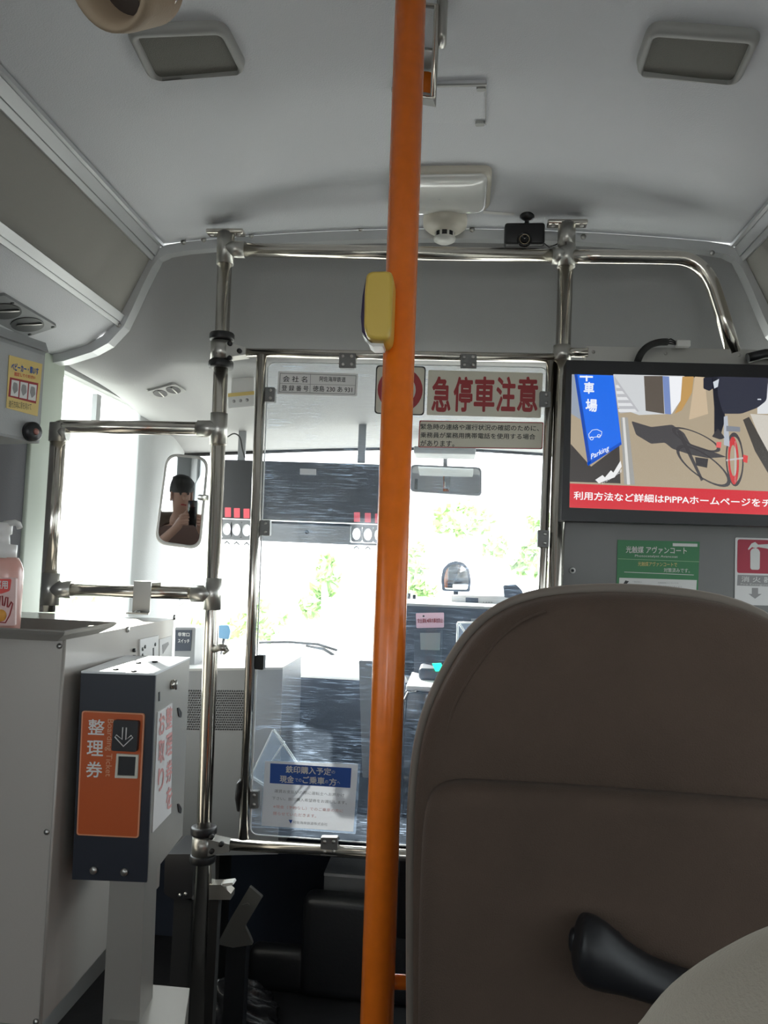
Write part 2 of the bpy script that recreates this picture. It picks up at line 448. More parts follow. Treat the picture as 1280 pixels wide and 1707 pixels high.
# trim strip around the arch
inn = []
for k, (bx, bz) in enumerate(B):
    a = V((B[max(0, k - 1)][0], B[max(0, k - 1)][1], 0)); b = V((B[min(NB - 1, k + 1)][0], B[min(NB - 1, k + 1)][1], 0))
    t = (b - a).normalized(); nn = V((t.y, -t.x, 0))
    inn.append((bx + nn.x * .021, bz + nn.y * .021))
rws = [[V((x, y, z)) for x, z in L] for L, y in ((B, YF + .012), (B, YF - .006), (inn, YF - .004), (inn, YF + .03))]
tr = struct('trim_4', MB().grid(rws, False), M['alu'], (XC, YF, 1.9))
tb = Board((0, YF - .005, 0), (0, -1, 0))
for q in [(306, 403), (340, 399), (419, 392), (601, 381), (787, 382), (972, 394), (1186, 421), (198, 541)]:
    tb.disc(s_ := MB(), q[0], q[1] + 1, .006, 0, .003, 12); s_.build('screw', M['screw'], tr)

# side valances with ducts
for side, nm in ((0, 'wall_left_valance'), (1, 'wall_right_valance')):
    f = (lambda x: x) if side == 0 else mir
    pr = [(f(x), z) for x, z in VAL]
    o = struct(nm, MB().grid([[V((x, y, z)) for x, z in pr] for y in (YB, YF)], False), M['ceil_dark'], (pr[1][0], 0, pr[1][1]))
    d = struct('trim_%d' % (5 + side), MB().grid([[V((x, y, z - .002)) for x, z in pr[1:]] for y in (YB, YF)], True), M['ceiling'], (pr[2][0], 0, pr[2][1]))
    s = 1 if side == 0 else -1
    # ceiling strip, upper profile, lower profile
    st = struct('trim_%d' % (7 + side), MB().box((min(f(-.732), f(-.700)), YB, 1.912), (max(f(-.732), f(-.700)), YF, 1.920)), M['alu'], (f(-.71), 0, 1.91))
    for yy in (1.10, 1.32, 1.50, 1.67):
        MB().lathe((f(-.716), yy, 1.912), (0, 0, -1), [(0, 0), (.007, 0), (.005, .004), (0, .005)], 12).build('screw', M['screw'], st)
    def onface(t): return V((f(-.715 + t * -.089), 0, 1.921 - t * .19))
    nrm = V((s * .19, 0, -.089)).normalized()
    for (t0, t1, k) in ((.03, .20, 9), (.88, 1.02, 11)):
        mb = MB()
        a0, a1 = onface(t0), onface(t1)
        mid_a = onface(t0 + (t1 - t0) * .62); mid_b = onface(t0 + (t1 - t0) * .70)
        pl = [a0, a0 + nrm * .010, mid_a + nrm * .010, mid_a + nrm * .004, mid_b + nrm * .004, mid_b + nrm * .008, a1 + nrm * .008, a1]
        mb.prism([p + V((0, YB, 0)) for p in pl], [p + V((0, YF - .005, 0)) for p in pl])
        struct('trim_%d' % (k + side), mb, M['alu'], (a0.x, 0, a0.z))

# windshield, front wall, pillars
N = 30; top = []; bot = []; low = []
for k in range(N + 1):
    x = XL + (XR - XL) * k / N
    top.append(V((x, yf(x), wz(x)))); bot.append(V((x, yf(x) + .10, .84))); low.append(V((x, yf(x) + .10, 0)))
struct('window_11', MB().grid([top, bot]), M['glass'], (XC, 2.8, .9))
struct('wall_front', MB().grid([bot, low]), M['dash'], (XC, 2.8, 0))
for side in (0, 1):
    x0 = XL if side == 0 else XR
    rws = []
    for i in range(9):
        z = 1.64 * i / 8
        rws.append([V((x0 + (.0 if side == 0 else 0), 2.27 + (.0), z)), V((x0 + (.03 if side == 0 else -.03), 2.33, z)), V((x0 + (.05 if side == 0 else -.05), 2.42, z)),
                    V((x0 + (.045 if side == 0 else -.045), yf(x0) + .01 + .08 * (1 - z / 1.6), z)), V((x0 + (-.03 if side == 0 else .03), yf(x0) + .06 + .08 * (1 - z / 1.6), z)), V((x0 + (-.04 if side == 0 else .04), 2.30, z))])
    struct('trim_%d' % (13 + side), MB().grid(rws, True, True), M['wall'], (x0, 2.4, 0))
struct('trim_15', MB().tube([p + V((0, -.004, -.004)) for p in top], .006, 8), M['rubber'])
l = bpy.data.lights.new('windshield_daylight', 'AREA'); l.shape = 'RECTANGLE'; l.size = 1.8; l.size_y = .85; l.cycles.is_portal = True
lo = bpy.data.objects.new('windshield_daylight', l); COL.objects.link(lo); lo.location = (XC, 2.95, 1.22); lo.rotation_euler = V((0, -1, 0)).to_track_quat('-Z', 'Y').to_euler()

# ground outside
struct('ground', MB().box((-40, -30, -.75), (40, 60, -.6)), M['ground'])

# ================================================================== LARGE OBJECTS
def screwhead(parent, p, n, r=.004, m='screw', name='screw'):
    return MB().lathe(p, n, [(0, .0), (r, 0), (r * .8, r * .5), (0, r * .6)], 10).build(name, M[m], parent)

# ---- orange stanchion
YO = .86
p1 = P(628.5, 1690, YO); p0 = P(684, 10, YO); ax = (p0 - p1).normalized()
ptop = p1 + ax * ((ceil_z(p0.x, YO) - p1.z) / ax.z); pbot = p1 - ax * (p1.z / ax.z)
t = thing('stanchion_pole', 'tall orange coated grab pole rising from floor to ceiling beside the seat', 'pole', pbot)
MB().tube([pbot + ax * .004, ptop - ax * .002], .0178, 36).build('pole', M['orange'], t)
MB().lathe(pbot, (0, 0, 1), [(0, 0), (.045, 0), (.045, .006), (.024, .014), (.0185, .02)]).build('floor_flange', M['steel_joint'], t)
MB().lathe(ptop, (0, 0, -1), [(0, 0), (.045, 0), (.045, .006), (.024, .014), (.0185, .02)]).build('ceiling_flange', M['steel_joint'], t)
def pole_at(py): # point on the pole axis seen at photo row py
    d = ray(684 - (py - 10) / 1680 * 55.5, py); return CAM + d * (YO / d.y)
a = pole_at(1636)
MB().tube([a, P(676, 1637, YO + .012), P(693, 1638, YO + .02)], .0075, 14).build('side_stay', M['orange'], t)

# ---- yellow stop button on the stanchion
c = pole_at(520)
t = thing('stop_button', 'yellow stop request button box with dark purple face on the orange pole', 'button', c)
yb = Board((0, YO, 0), (0, -1, 0))
def bp(px, py, dy=0): return P(px, py, YO - .033) + V((0, dy * .75, 0))
mb = MB()
prof = [(614, 470), (621, 465), (648, 464), (656, 466), (658, 475), (655, 560), (652, 573), (645, 578), (625, 577), (615, 572), (610, 556), (611, 500)]
pp = roundpoly([V((x, y, 0)) for x, y in prof], 5, 3)
def inset(pts, k):
    cxx = sum(p.x for p in pts) / len(pts); cyy = sum(p.y for p in pts) / len(pts)
    return [V((cxx + (p.x - cxx) * (1 - k), cyy + (p.y - cyy) * (1 - k * .45), 0)) for p in pts]
lay = [(-.026, .22), (-.025, .10), (-.021, .02), (-.015, 0), (.015, 0), (.021, .02), (.025, .1), (.026, .22)]
rws = [[bp(p.x, p.y) + V((0, dy, 0)) for p in inset(pp, k)] for dy, k in lay]
mb.grid(rws, True, True); mb.add(rws[0], [tuple(range(len(pp)))]); mb.add(rws[-1], [tuple(range(len(pp)))])
mb.build('housing', M['yellow'], t)
mb = MB(); pr_ = [(613, 468), (607, 500), (604, 535), (606, 560), (613, 569)]
mb.prism([bp(x, y, -.019) for x, y in pr_], [bp(x, y, .019) for x, y in pr_]); mb.build('front_face', M['purple'], t)
mb = MB(); pr_ = [(609, 560), (606, 563), (615, 569), (616, 578), (623, 583), (640, 583), (641, 578), (620, 577)]
mb.prism([bp(x, y, -.017) for x, y in pr_], [bp(x, y, .017) for x, y in pr_]); mb.build('lower_cover', M['white_plastic'], t)
mb = MB().tube([bp(630, 470, -.0262), bp(627, 500, -.0264), bp(626, 572, -.0262)], .0009, 6); mb.build('seam', M['ink_grey'], t)

# ---- seat in front
YS = .80
outline = [(686, 1900), (687, 1560), (687, 1440), (690, 1340), (697, 1270), (706, 1225), (722, 1180), (745, 1135), (770, 1090), (795, 1055), (825, 1030), (870, 1008), (910, 998), (960, 993), (1030, 990)]
lefts = [P(x, y, YS) for x, y in outline]
cxs = .188
pts = lefts + [V((2 * cxs - p.x, p.y, p.z)) for p in reversed(lefts)]
for p in pts: p.z = max(p.z, .40)
def smooth_resample(pts, n, it=3):
    d = [0]
    for i in range(1, len(pts)): d.append(d[-1] + (pts[i] - pts[i - 1]).length)
    out = []
    for k in range(n):
        s = d[-1] * k / (n - 1); i = 0
        while i < len(d) - 2 and d[i + 1] < s: i += 1
        t_ = (s - d[i]) / max(1e-9, d[i + 1] - d[i]); out.append(pts[i].lerp(pts[i + 1], t_))
    for _ in range(it):
        out = [out[0]] + [(out[i - 1] + out[i] * 2 + out[i + 1]) / 4 for i in range(1, n - 1)] + [out[-1]]
    return out
def pillow(pts, layers, R_=.018):
    """closed cushion from a face outline in the XZ plane: layers are (y, inset)"""
    n = len(pts); nn = []
    for i in range(n):
        tdir = (pts[(i + 1) % n] - pts[i - 1]).normalized(); nn.append(V((-tdir.z, 0, tdir.x)))
    cen = sum(pts, V()) / n
    if sum((cen - p).dot(q) for p, q in zip(pts, nn)) < 0: nn = [-q for q in nn]
    mb = MB(); rws = []
    for y, k in layers:
        a = min(k, R_); s_ = 1 - max(0, k - R_) / .25
        rws.append([V((cen.x + (p.x + q.x * a - cen.x) * s_, y, cen.z + (p.z + q.z * a - cen.z) * s_)) for p, q in zip(pts, nn)])
    mb.grid(rws, True, True)
    for r_ in (rws[0], rws[-1]):
        mb.grid([[V((cen.x + (p.x - cen.x) * f_, p.y, cen.z + (p.z - cen.z) * f_)) for p in r_] for f_ in (1, .8, .55, .3, .1, .01)], True, True)
    return mb
pts = roundpoly(pts, .06, 5)
sp = smooth_resample(pts + [pts[0]], 161, 8)[:-1]
sroot = thing('bus_seat', 'taupe plush bus seat seen from behind with a black corner grip', 'seat', (cxs, YS + .1, 0))
R0 = .028
lay = [(YS + R0 * (1 - math.sin(a)) , R0 * (1 - math.cos(a)) + .0) for a in [PI / 2 * k / 6 for k in range(6, -1, -1)]]
lay = [(YS - .012, .085), (YS - .010, .06)] + [(YS - .008 + R0 * (1 - math.sin(a)), R0 * (1 - math.cos(a))) for a in [PI / 2 * k / 6 for k in range(6, -1, -1)]]
lay += [(YS + .07, -.002), (YS + .10, .002), (YS + .13, .02), (YS + .145, .05)]
pillow(sp, lay).build('backrest', M['seat'], sroot)
# piping along the front edge of the shell, rim light put into its paler colour
ring = [V((p.x, YS + .055, p.z)) for p in sp]
cen = sum(ring, V()) / len(ring)
MB().tube([p + (p - cen).normalized() * .004 for p in ring], .006, 8).build('piping', M['seat_edge'], sroot)
# stitched seam line on the rear face
seam = [P(x, y, YS - .006) for x, y in ((742, 1262), (744, 1225), (755, 1180), (775, 1140), (800, 1105), (830, 1065), (868, 1035), (910, 1018))]
MB().tube(smooth_resample(seam, 30), .0014, 6).build('seam', M['seat'], sroot)
# lower rear panel
lp = [(696, 1900), (697, 1560), (702, 1420), (706, 1350), (712, 1318), (725, 1308), (820, 1310), (960, 1318), (1120, 1330), (1280, 1343), (1400, 1352), (1450, 1362), (1466, 1400), (1474, 1500), (1480, 1900)]
lpp = [P(x, y, YS - .035) for x, y in lp]
for p in lpp: p.z = max(p.z, .42)
R1 = .02
lay = [(YS - .05, .09), (YS - .048, .05)] + [(YS - .046 + R1 * (1 - math.sin(a)), R1 * (1 - math.cos(a))) for a in [PI / 2 * k / 6 for k in range(6, -1, -1)]] + [(YS - .004, 0)]
lpp = roundpoly(lpp, .05, 5)
pillow(smooth_resample(lpp + [lpp[0]], 161, 10)[:-1], lay).build('rear_panel', M['seat'], sroot)
mb = MB().rbox((cxs - .21, YS + .10, .30), (cxs + .21, YS + .55, .42), .05, 4); mb.build('seat_cushion', M['seat'], sroot)
for dx in (-.15, .15):
    MB().box((cxs + dx - .02, YS + .15, 0), (cxs + dx + .02, YS + .45, .30)).build('leg', M['grey_panel'], sroot)
# black grip
gb = [(960, 1556, .018, .020), (968, 1572, .026, .024), (985, 1585, .030, .026), (1010, 1598, .027, .025), (1040, 1614, .021, .022), (1080, 1632, .018, .020), (1140, 1652, .017, .020), (1220, 1672, .017, .020), (1300, 1690, .017, .018), (1390, 1700, .020, .018)]
rws = []
for i, (x, y, rz, ry) in enumerate(gb):
    c = P(x, y, YS - .068)
    rws.append([c + V((math.sin(a) * .25 * rz, -math.cos(a) * ry, 0)) + V((0, 0, math.sin(a) * rz)) for a in [2 * PI * k / 16 for k in range(16)]])
mb = MB().grid(rws, True, True); mb.add(rws[0], [tuple(range(16))], True); mb.add(rws[-1], [tuple(range(16))], True)
gr = mb.build('grip', M['black'], sroot)
sub = gr.modifiers.new('sub', 'SUBSURF'); sub.levels = 1; sub.render_levels = 2
mb = MB(); mb.rbox(P(950, 1600, YS - .065) - V((0, 0, .0)), P(1036, 1545, YS - .046), .008, 3)
mb.build('grip_base', M['black'], sroot)

# ---- pale cushion in the near corner
mb = MB(); Yc = .36
op = [(1060, 1760), (1095, 1706), (1130, 1668), (1180, 1632), (1240, 1598), (1300, 1568), (1380, 1540), (1480, 1525), (1600, 1530), (1700, 1560), (1760, 1640), (1780, 1760), (1760, 1900), (1500, 1950), (1200, 1930), (1080, 1850)]
cp = smooth_resample([P(x, y, Yc) for x, y in op] + [P(*op[0], Yc)], 64)[:-1]
lay = [(Yc - .06, .075), (Yc - .055, .055), (Yc - .045, .03), (Yc - .025, .008), (Yc, 0), (Yc + .025, .006), (Yc + .05, .03), (Yc + .06, .07)]
o = pillow(cp, lay).build('arm_cushion', M['cushion'], None, P(1400, 1750, Yc))
tag(o, 'pale beige rounded cushion edge in the lower right corner', 'cushion')

# ---- white cabinet on the left
XCAB = -.578
n0, f0, f1, n1 = PX(104, 1074, XCAB), PX(290, 1028, XCAB), PX(272, 1470, XCAB), PX(62, 1715, XCAB)
n0.y = n1.y = 1.125; zt = 1.067; n0.z = f0.z = zt; f1.y = f0.y
croot = thing('equipment_cabinet', 'white painted steel cabinet with a bright top along the left wall', 'cabinet', ((XL + XCAB) / 2, 1.35, n1.z))
a = [n0, f0, f1, n1]
MB().prism(a, [V((XL + .012, p.y, p.z)) for p in a]).build('body', M['paint'], croot)
sb = Board((XCAB, 1.3, .9), (1, 0, 0)).axes((110, 1100), (280, 1060), (110, 1400))
fb = Board((-.7, 1.125, .9), (0, -1, 0)).axes((10, 1100), (90, 1103), (10, 1300))
for q in ((99, 1077), (78, 1387), (60, 1703)): screwhead(croot, fb.pt(*q), fb.n, .0045)
for q in ((290, 1029), (212, 1049)): screwhead(croot, sb.pt(*q), sb.n, .006)
acc = sb.slab(MB(), [(231, 1066), (262, 1059), (262, 1103), (231, 1108)], 0, .003).build('access_plate', M['sticker_white'], croot)
sb.slab(MB(), [(252, 1080), (254, 1079.5), (254, 1101), (252, 1101.5)], .003, .0035).build('slot', M['black'], acc)
for q in ((222, 1084), (222, 1095), (235, 1082), (235, 1092), (239, 1078), (256, 1074)):
    sb.disc(MB(), *q, .0035, 0, .0042, 10).build('hole', M['black'], croot)
st = sb.slab(MB(), [(265, 1066), (285, 1060), (285, 1098), (265, 1102)], 0, .0015).build('notice', M['sticker_white'], croot)
sb.slab(MB(), [(269, 1075), (279, 1070), (280, 1074), (270, 1090)], .0015, .002).build('mark', M['ink_grey'], st)
MB().tube([n0 + V((.001, 0, 0)), n1 + V((.001, 0, 0))], .0025, 8).build('corner_edge', M['paint'], croot)

# ---- stainless tray on the cabinet, pump bottle in it
ty0, ty1, tz = 1.075, 1.235, zt
xr = PZ(112, 1062, tz + .004).x
troot = thing('tray', 'shallow stainless tray with a flared rim on the near end of the white cabinet', 'tray', (-.75, 1.15, tz))
xr = -.575
mb = MB(); prf = [(.0, .001), (.004, .001), (.022, .012), (.026, .017), (.024, .019), (.018, .014), (.0, .004)]
cor = [(-.90, ty0 + .02), (xr, ty0 + .02), (xr, ty1 - .02), (-.90, ty1 - .02)]
rws = []
for off, h in prf:
    rws.append([V((x + (off if x > -.8 else -off), y + (-off if y < 1.15 else off), tz + h)) for x, y in cor])
mb.grid(rws, False, True); mb.add(rws[0], [(0, 1, 2, 3)]); mb.add(rws[-1], [(0, 1, 2, 3)])
mb.build('tray_body', M['satin'], troot)
b0 = V((P(-4, 1040, 1.13).x, 1.13, tz + .0045))
proot = thing('pump_bottle', 'pink hand sanitiser pump bottle standing in the stainless tray', 'bottle', b0)
def bz(py): return P(10, py, 1.13).z
def bx(px): return P(px, 950, 1.13).x
rad = bx(36) - b0.x
def stadium(r, z, ry=.62): return [V((b0.x + r * math.copysign(abs(math.cos(a)) ** .7, math.cos(a)), b0.y + r * ry * math.copysign(abs(math.sin(a)) ** .7, math.sin(a)), z)) for a in [2 * PI * k / 28 for k in range(28)]]
zz = [(0.97, b0.z), (1, b0.z + .006), (1, bz(960)), (.97, bz(948)), (.88, bz(938)), (.72, bz(929))]
rws = [stadium(rad * k, z) for k, z in zz]
mb = MB().grid(rws, True, True); mb.add(rws[0], [tuple(range(28))]); mb.add(rws[-1], [tuple(range(28))])
body = mb.build('body', M['pump_pink'], proot)
MB().lathe((b0.x, b0.y, bz(930)), (0, 0, 1), [(0, 0), (rad * .62, 0), (rad * .62, bz(908) - bz(930)), (rad * .3, bz(907) - bz(930)), (rad * .26, bz(892) - bz(930)), (rad * .36, bz(890) - bz(930)), (rad * .36, bz(872) - bz(930)), (0, bz(870) - bz(930))], 24).build('pump_head', M['pump_white'], proot)
MB().tube([(b0.x, b0.y, bz(873)), (bx(22), b0.y - .004, bz(871)), (bx(29), b0.y - .006, bz(873)), (bx(32), b0.y - .006, bz(880))], .0045, 12).build('spout', M['pump_white'], proot)
lb = Board((b0.x, b0.y - rad * .62, 1.1), (0, -1, 0)).axes((0, 970), (30, 971), (-1, 1030))
lab = lb.slab(MB(), [(-30, 962), (27, 963), (25, 1043), (-34, 1042)], -.004, .0008, 3).build('label', mat('pale_pink_label', (.72, .50, .47), .45), proot)
lb.slab(MB(), [(-30, 965), (20, 965), (17, 985), (2, 990), (-30, 988)], .0008, .0013, 3).build('red_band', M['ink_bright_red'], lab)
text(lb, '薬用', (-8, 967), (14, 982), M['ink_white'], lab, .0016, .02)
hand = [(-10, 1036), (-12, 1015), (-9, 998), (-5, 996), (-3, 1010), (0, 1010), (1, 994), (5, 993), (5, 1009), (8, 1010), (11, 995), (14, 996), (13, 1012), (15, 1012), (20, 1003), (22, 1006), (17, 1025), (10, 1038)]
hb = [lb.pt(x, y, .0016) for x, y in hand]
MB().tube(hb + [hb[0]], .0009, 6).build('hand_drawing', M['ink_red'], lab)
lb.disc(MB(), 2, 1026, .009, .0008, .0014, 16).build('orange_spot', mat('orange_ink', (.75, .35, .06), .5), lab)

# ---- ticket machine on its post
TL, TR, BL, BR = P(135, 1122, 1.15), P(259, 1126, 1.15), P(120, 1466, 1.15), P(244, 1471, 1.15)
dv = ray(650, 985); dv.z = 0; dv = (dv / dv.length) * .20
vt = (TL - BL).normalized()
mroot = thing('ticket_machine', 'dark boarding ticket machine with an orange front plate on a square post', 'ticket machine', ((BL + BR) / 2 + dv / 2))
def off(ps, d): return [p + d for p in ps]
MB().prism(off([TL, TR, BR, BL], dv * .02), off([TL, TR, BR, BL], dv)).build('case', M['satin'], mroot)
MB().prism([TL, TR, BR, BL], off([TL, TR, BR, BL], dv * .03)).build('front_panel', M['dark_blue'], mroot)
up = (TR - TL).cross(dv).normalized(); up = up if up.z > 0 else -up
MB().prism(off([TL, TR, TR + dv * 1.01, TL + dv * 1.01], up * .0), off([TL, TR, TR + dv * 1.01, TL + dv * 1.01], up * .003)).build('top_plate', M['alu'], mroot)
mbd = Board(TL, (TR - TL).cross(BL - TL)).axes((135, 1122), (259, 1126), (120, 1466))
pl = mbd.slab(MB(), [(139, 1185), (241, 1190), (231, 1395), (130, 1390)], 0, .0025, 5).build('orange_plate', M['machine_orange'], mroot)
mbd.ring(MB(), [(138, 1184), (242, 1189), (232, 1396), (129, 1391)], [(140, 1186), (240, 1191), (230, 1394), (131, 1389)], 0, .003, 5, 4).build('plate_rim', mat('pale_orange_rim', (.70, .30, .16), .5), pl)
for ch, (y0, y1, x0) in zip('整理券', ((1198, 1224, 149), (1233, 1259, 147), (1268, 1295, 145.5))):
    text(mbd, ch, (x0, y0), (x0 + 26, y1 + .8), M['ink_white'], pl, .0029, .012)
text(mbd, 'Boarding Ticket', (178, 1198), (187, 1294), mat('faded_white_ink', (.66, .34, .20), .5), pl, .0029, 0, True)
bt = mbd.slab(MB(), [(194, 1198), (235, 1200), (232, 1251), (190, 1249)], .0025, .010, 4).build('issue_button', M['black'], mroot)
for pts_ in ([(210, 1212), (208, 1229), (198, 1224)], ):
    pass
arrow = [[(209.5, 1210), (208.5, 1230), (199, 1222.5), (196.5, 1226), (210.5, 1241.5), (226, 1227), (223.5, 1223.5), (214.5, 1230.5), (215.5, 1210.5)]]
for ar in arrow: MB().tube([mbd.pt(x, y, .0104) for x, y in ar], .0009, 6).build('arrow_mark', M['ink_white'], bt)
sl = mbd.ring(MB(), [(197, 1255), (233, 1257), (231, 1296), (194, 1295)], [(200, 1259), (229, 1260), (227, 1292), (198, 1291)], .0025, .006, 0, 0).build('ticket_slot', M['sticker_cream'], mroot)
mbd.slab(MB(), [(200, 1259), (229, 1260), (227, 1292), (198, 1291)], .0022, .0030).build('slot_opening', M['black'], sl)
for q in ((157, 1450), (208, 1453)):
    mbd.disc(MB(), q[0], q[1], .0055, 0, .004, 16).build('bolt', M['steel_joint'], mroot)
rb = Board(TR, (BR - TR).cross(dv)).axes((262, 1180), (300, 1165), (258, 1380))
stk = rb.slab(MB(), [(262, 1187), (286, 1172), (284, 1355), (253, 1388)], 0, .0012).build('side_sticker', M['sticker_white'], mroot)
for ch, k in zip('整理券を', range(4)): text(rb, ch, (275.5, 1180 + 45 * k), (285, 1212 + 44 * k), M['ink_pale_red'], stk, .0016, .02)
for ch, k in zip('お取り', range(3)): text(rb, ch, (263.5 - k * .8, 1190 + 46 * k), (273 - k * .8, 1222 + 46 * k), M['ink_pale_red'], stk, .0016, .02)
lk = MB().lathe(rb.pt(286, 1141), rb.n, [(0, 0), (.008, 0), (.008, .004), (.005, .006), (0, .006)], 16).build('lock', M['steel'], mroot)
MB().tube([rb.pt(286, 1134, .007), rb.pt(286, 1149, .007)], .0022, 8).build('key_slot', M['steel_joint'], lk)
rb.slab(MB(), [(264, 1154), (266, 1153), (266, 1168), (264, 1169)], 0, .001).build('side_slot', M['black'], mroot)
for y in (1180, 1340):
    rb.slab(MB(), [(295, y), (297, y - 1), (302, y + 8), (301, y + 16), (297, y + 14)], 0, .0015, 1).build('finger_notch', M['black'], mroot)
tbd = Board(TL + up * .003, up)
for q in ((193, 1117), (223, 1120), (231, 1106), (258, 1104)): tbd.disc(MB(), q[0], q[1], .0045, 0, .002, 12).build('top_hole', M['black'], mroot)
# post
pa, pb = P(183, 1466, 1.17), P(241, 1468, 1.17); pc, pd = P(170, 1712, 1.17), P(232, 1712, 1.17); dd = dv * .32
MB().prism([pa, pb, pd, pc], off([pa, pb, pd, pc], dd)).build('post', M['satin'], mroot)
z_b = .505
MB().prism([V((p.x, p.y, z_b)) for p in (P(182, 1690, 1.15), P(222, 1690, 1.15), P(308, 1690, 1.17), P(314, 1690, 1.27), P(240, 1690, 1.27), P(190, 1690, 1.27))],
           [V((p.x, p.y, 0)) for p in (P(182, 1690, 1.15), P(222, 1690, 1.15), P(308, 1690, 1.17), P(314, 1690, 1.27), P(240, 1690, 1.27), P(190, 1690, 1.27))]).build('pedestal', M['satin'], mroot)
screwhead(mroot, V((P(232, 1690, 1.2).x, 1.19, z_b)), (0, 0, 1), .006)

# ---- door box high on the left
e = P(75, 592, 1.30); e.z = 0
Xe, Ye = e.x, e.y
dir1 = ray(1200, 900); dir1.z = 0; dir1.normalize()
dir2 = ray(-450, 900); dir2.z = 0; dir2.normalize()
far = V((Xe, Ye, 0)) - dir1 * .30
zt_, zb_ = P(75, 592, 1.30).z, P(70, 739, 1.30).z
back_t = V((Xe, Ye, 0)) + dir2 * .055; back_b = V((Xe, Ye, 0)) + dir2 * .004
droot = thing('door_engine_box', 'grey and white overhead box with a yellow sticker above the left door', 'box', (Xe - .1, Ye, zb_))
def zed(p, z): return V((p.x, p.y, z))
E = V((Xe, Ye, 0)); wl = V((XL + .015, Ye + .06, 0)); wl2 = V((XL + .015, Ye - .28, 0))
rows_ = [[zed(far, z), zed(E, z), zed(bk, z), zed(wl, z), zed(wl2, z)] for z, bk in ((zb_, back_b), (zt_ + .005, back_t))]
MB().prism(rows_[0], rows_[1]).build('housing', M['grey_box'], droot)
nn = dir1.cross(V((0, 0, 1))).normalized(); nn = nn if nn.x > 0 else -nn
fbd = Board(E + nn * .002, nn).axes((5, 600), (65, 612), (0, 700))
MB().prism([zed(far, zb_ + .004) + nn * .0, zed(E, zb_ + .004) - dir1 * .004, zed(E, zt_ - .002) - dir1 * .004, zed(far, zt_ - .002)],
           [zed(far, zb_ + .004) + nn * .003, zed(E, zb_ + .004) - dir1 * .004 + nn * .003, zed(E, zt_ - .002) - dir1 * .004 + nn * .003, zed(far, zt_ - .002) + nn * .003]).build('cover', M['wall'], droot)
MB().prism([zed(far, zt_ + .005) + nn * .01, zed(E, zt_ + .005) + nn * .008, zed(back_t, zt_ + .005), zed(wl, zt_ + .005), zed(wl2, zt_ + .005)],
           [zed(far, zt_ + .024), zed(E, zt_ + .022), zed(back_t, zt_ + .022), zed(wl, zt_ + .024), zed(wl2, zt_ + .024)]).build('top_flange', M['grey_box'], droot)
kn = fbd.pt(48, 720, .003)
MB().lathe(kn, nn, [(0, 0), (.017, 0), (.017, .010), (.013, .014), (0, .014)], 24).build('knob', M['black'], droot)
MB().lathe(kn + nn * .014, nn, [(0, 0), (.006, 0), (.004, .003), (0, .003)], 16).build('knob_centre', mat('reddish_cap', (.35, .15, .12), .4), droot)
# yellow sticker
sroot2 = thing('warning_sticker', 'yellow sticker with three small pictures on the overhead door box', 'sticker', fbd.pt(40, 640, .003))
fbd.slab(MB(), [(14, 592), (69, 607), (61, 694), (9, 680)], .0013, .0024).build('sheet', M['sticker_yellow'], sroot2)
text(fbd, 'ベビーカー・車いす', (17, 604), (62, 626), M['ink_blue'], sroot2, .0028, .03)
text(fbd, '固定してください', (22, 620), (57, 633), M['ink_bright_red'], sroot2, .0028, .02)
fbd.slab(MB(), [(15, 629), (62, 639), (58, 673), (12, 661)], .0024, .0028).build('red_frame', M['ink_red'], sroot2)
for k in range(3):
    x = 17.5 + 14.6 * k; y = 633 + 3.4 * k
    fb_ = fbd.slab(MB(), [(x, y), (x + 12.5, y + 2.5), (x + 10.5, y + 29), (x - 2, y + 26.5)], .0028, .0031).build('picture', M['sticker_white'], sroot2)
    fbd.slab(MB(), [(x + 3, y + 4), (x + 9, y + 6), (x + 10, y + 18), (x + 4, y + 24), (x + 1, y + 14)], .0031, .0034, 2).build('figure', M['ink_grey'], fb_)
text(fbd, '進行方向に背を向けて', (13, 667), (50, 684), M['ink_black'], sroot2, .0028)

# ================================================================== RAILS, GATE, MONITOR
YP = 1.65
RT = .0158
def arc(a, b, c, n=8):
    return [a * (1 - t) ** 2 + b * (2 * t * (1 - t)) + c * t * t for t in [k / n for k in range(n + 1)]]
def lerp_px(y, a, b): return a[0] + (b[0] - a[0]) * (y - a[1]) / (b[1] - a[1])
A_t, A_b = (376, 400), (330, 1650)
def Apt(y): return P(lerp_px(y, A_t, A_b), y, YP)
B_t, B_b = (945, 372), (922, 1100)
def Bpt(y): return P(lerp_px(y, B_t, B_b), y, YP)
ra = thing('handrail_frame', 'stainless tube handrail frame with two ceiling posts ahead of the seats', 'handrail', V((Apt(1650).x, YP, 0)))
axA = (Apt(500) - Apt(1600)).normalized(); axB = (Bpt(500) - Bpt(1000)).normalized()
topA = Apt(396); botA = Apt(1600) - axA * (Apt(1600).z / axA.z) + axA * .004
MB().tube([botA, topA + axA * .012], RT, 28).build('post', M['steel'], ra)
topB = Bpt(372); botB = Bpt(1000) - axB * (Bpt(1000).z / axB.z) + axB * .004
MB().tube([botB, topB], RT, 28).build('post', M['steel'], ra)
for tp, ax_ in ((topA + axA * .012, axA), (topB, axB)):
    mb = MB(); c = tp
    mb.rbox(c + V((-.042, -.014, -.006)), c + V((.042, .014, .004)), .003, 2)
    fl = mb.build('ceiling_flange', M['steel'], ra)
    MB().tube([tp - ax_ * .055, tp - ax_ * .003], RT + .003, 28).build('sleeve', M['steel_joint'], ra)
    for dx in (-.030, .030): screwhead(fl, c + V((dx, -.004, -.006)), (0, 0, -1), .006)
ba, bb = P(376, 416, YP), P(944, 427, YP)
MB().tube([ba, bb], RT - .0008, 24).build('crossbar', M['steel'], ra)
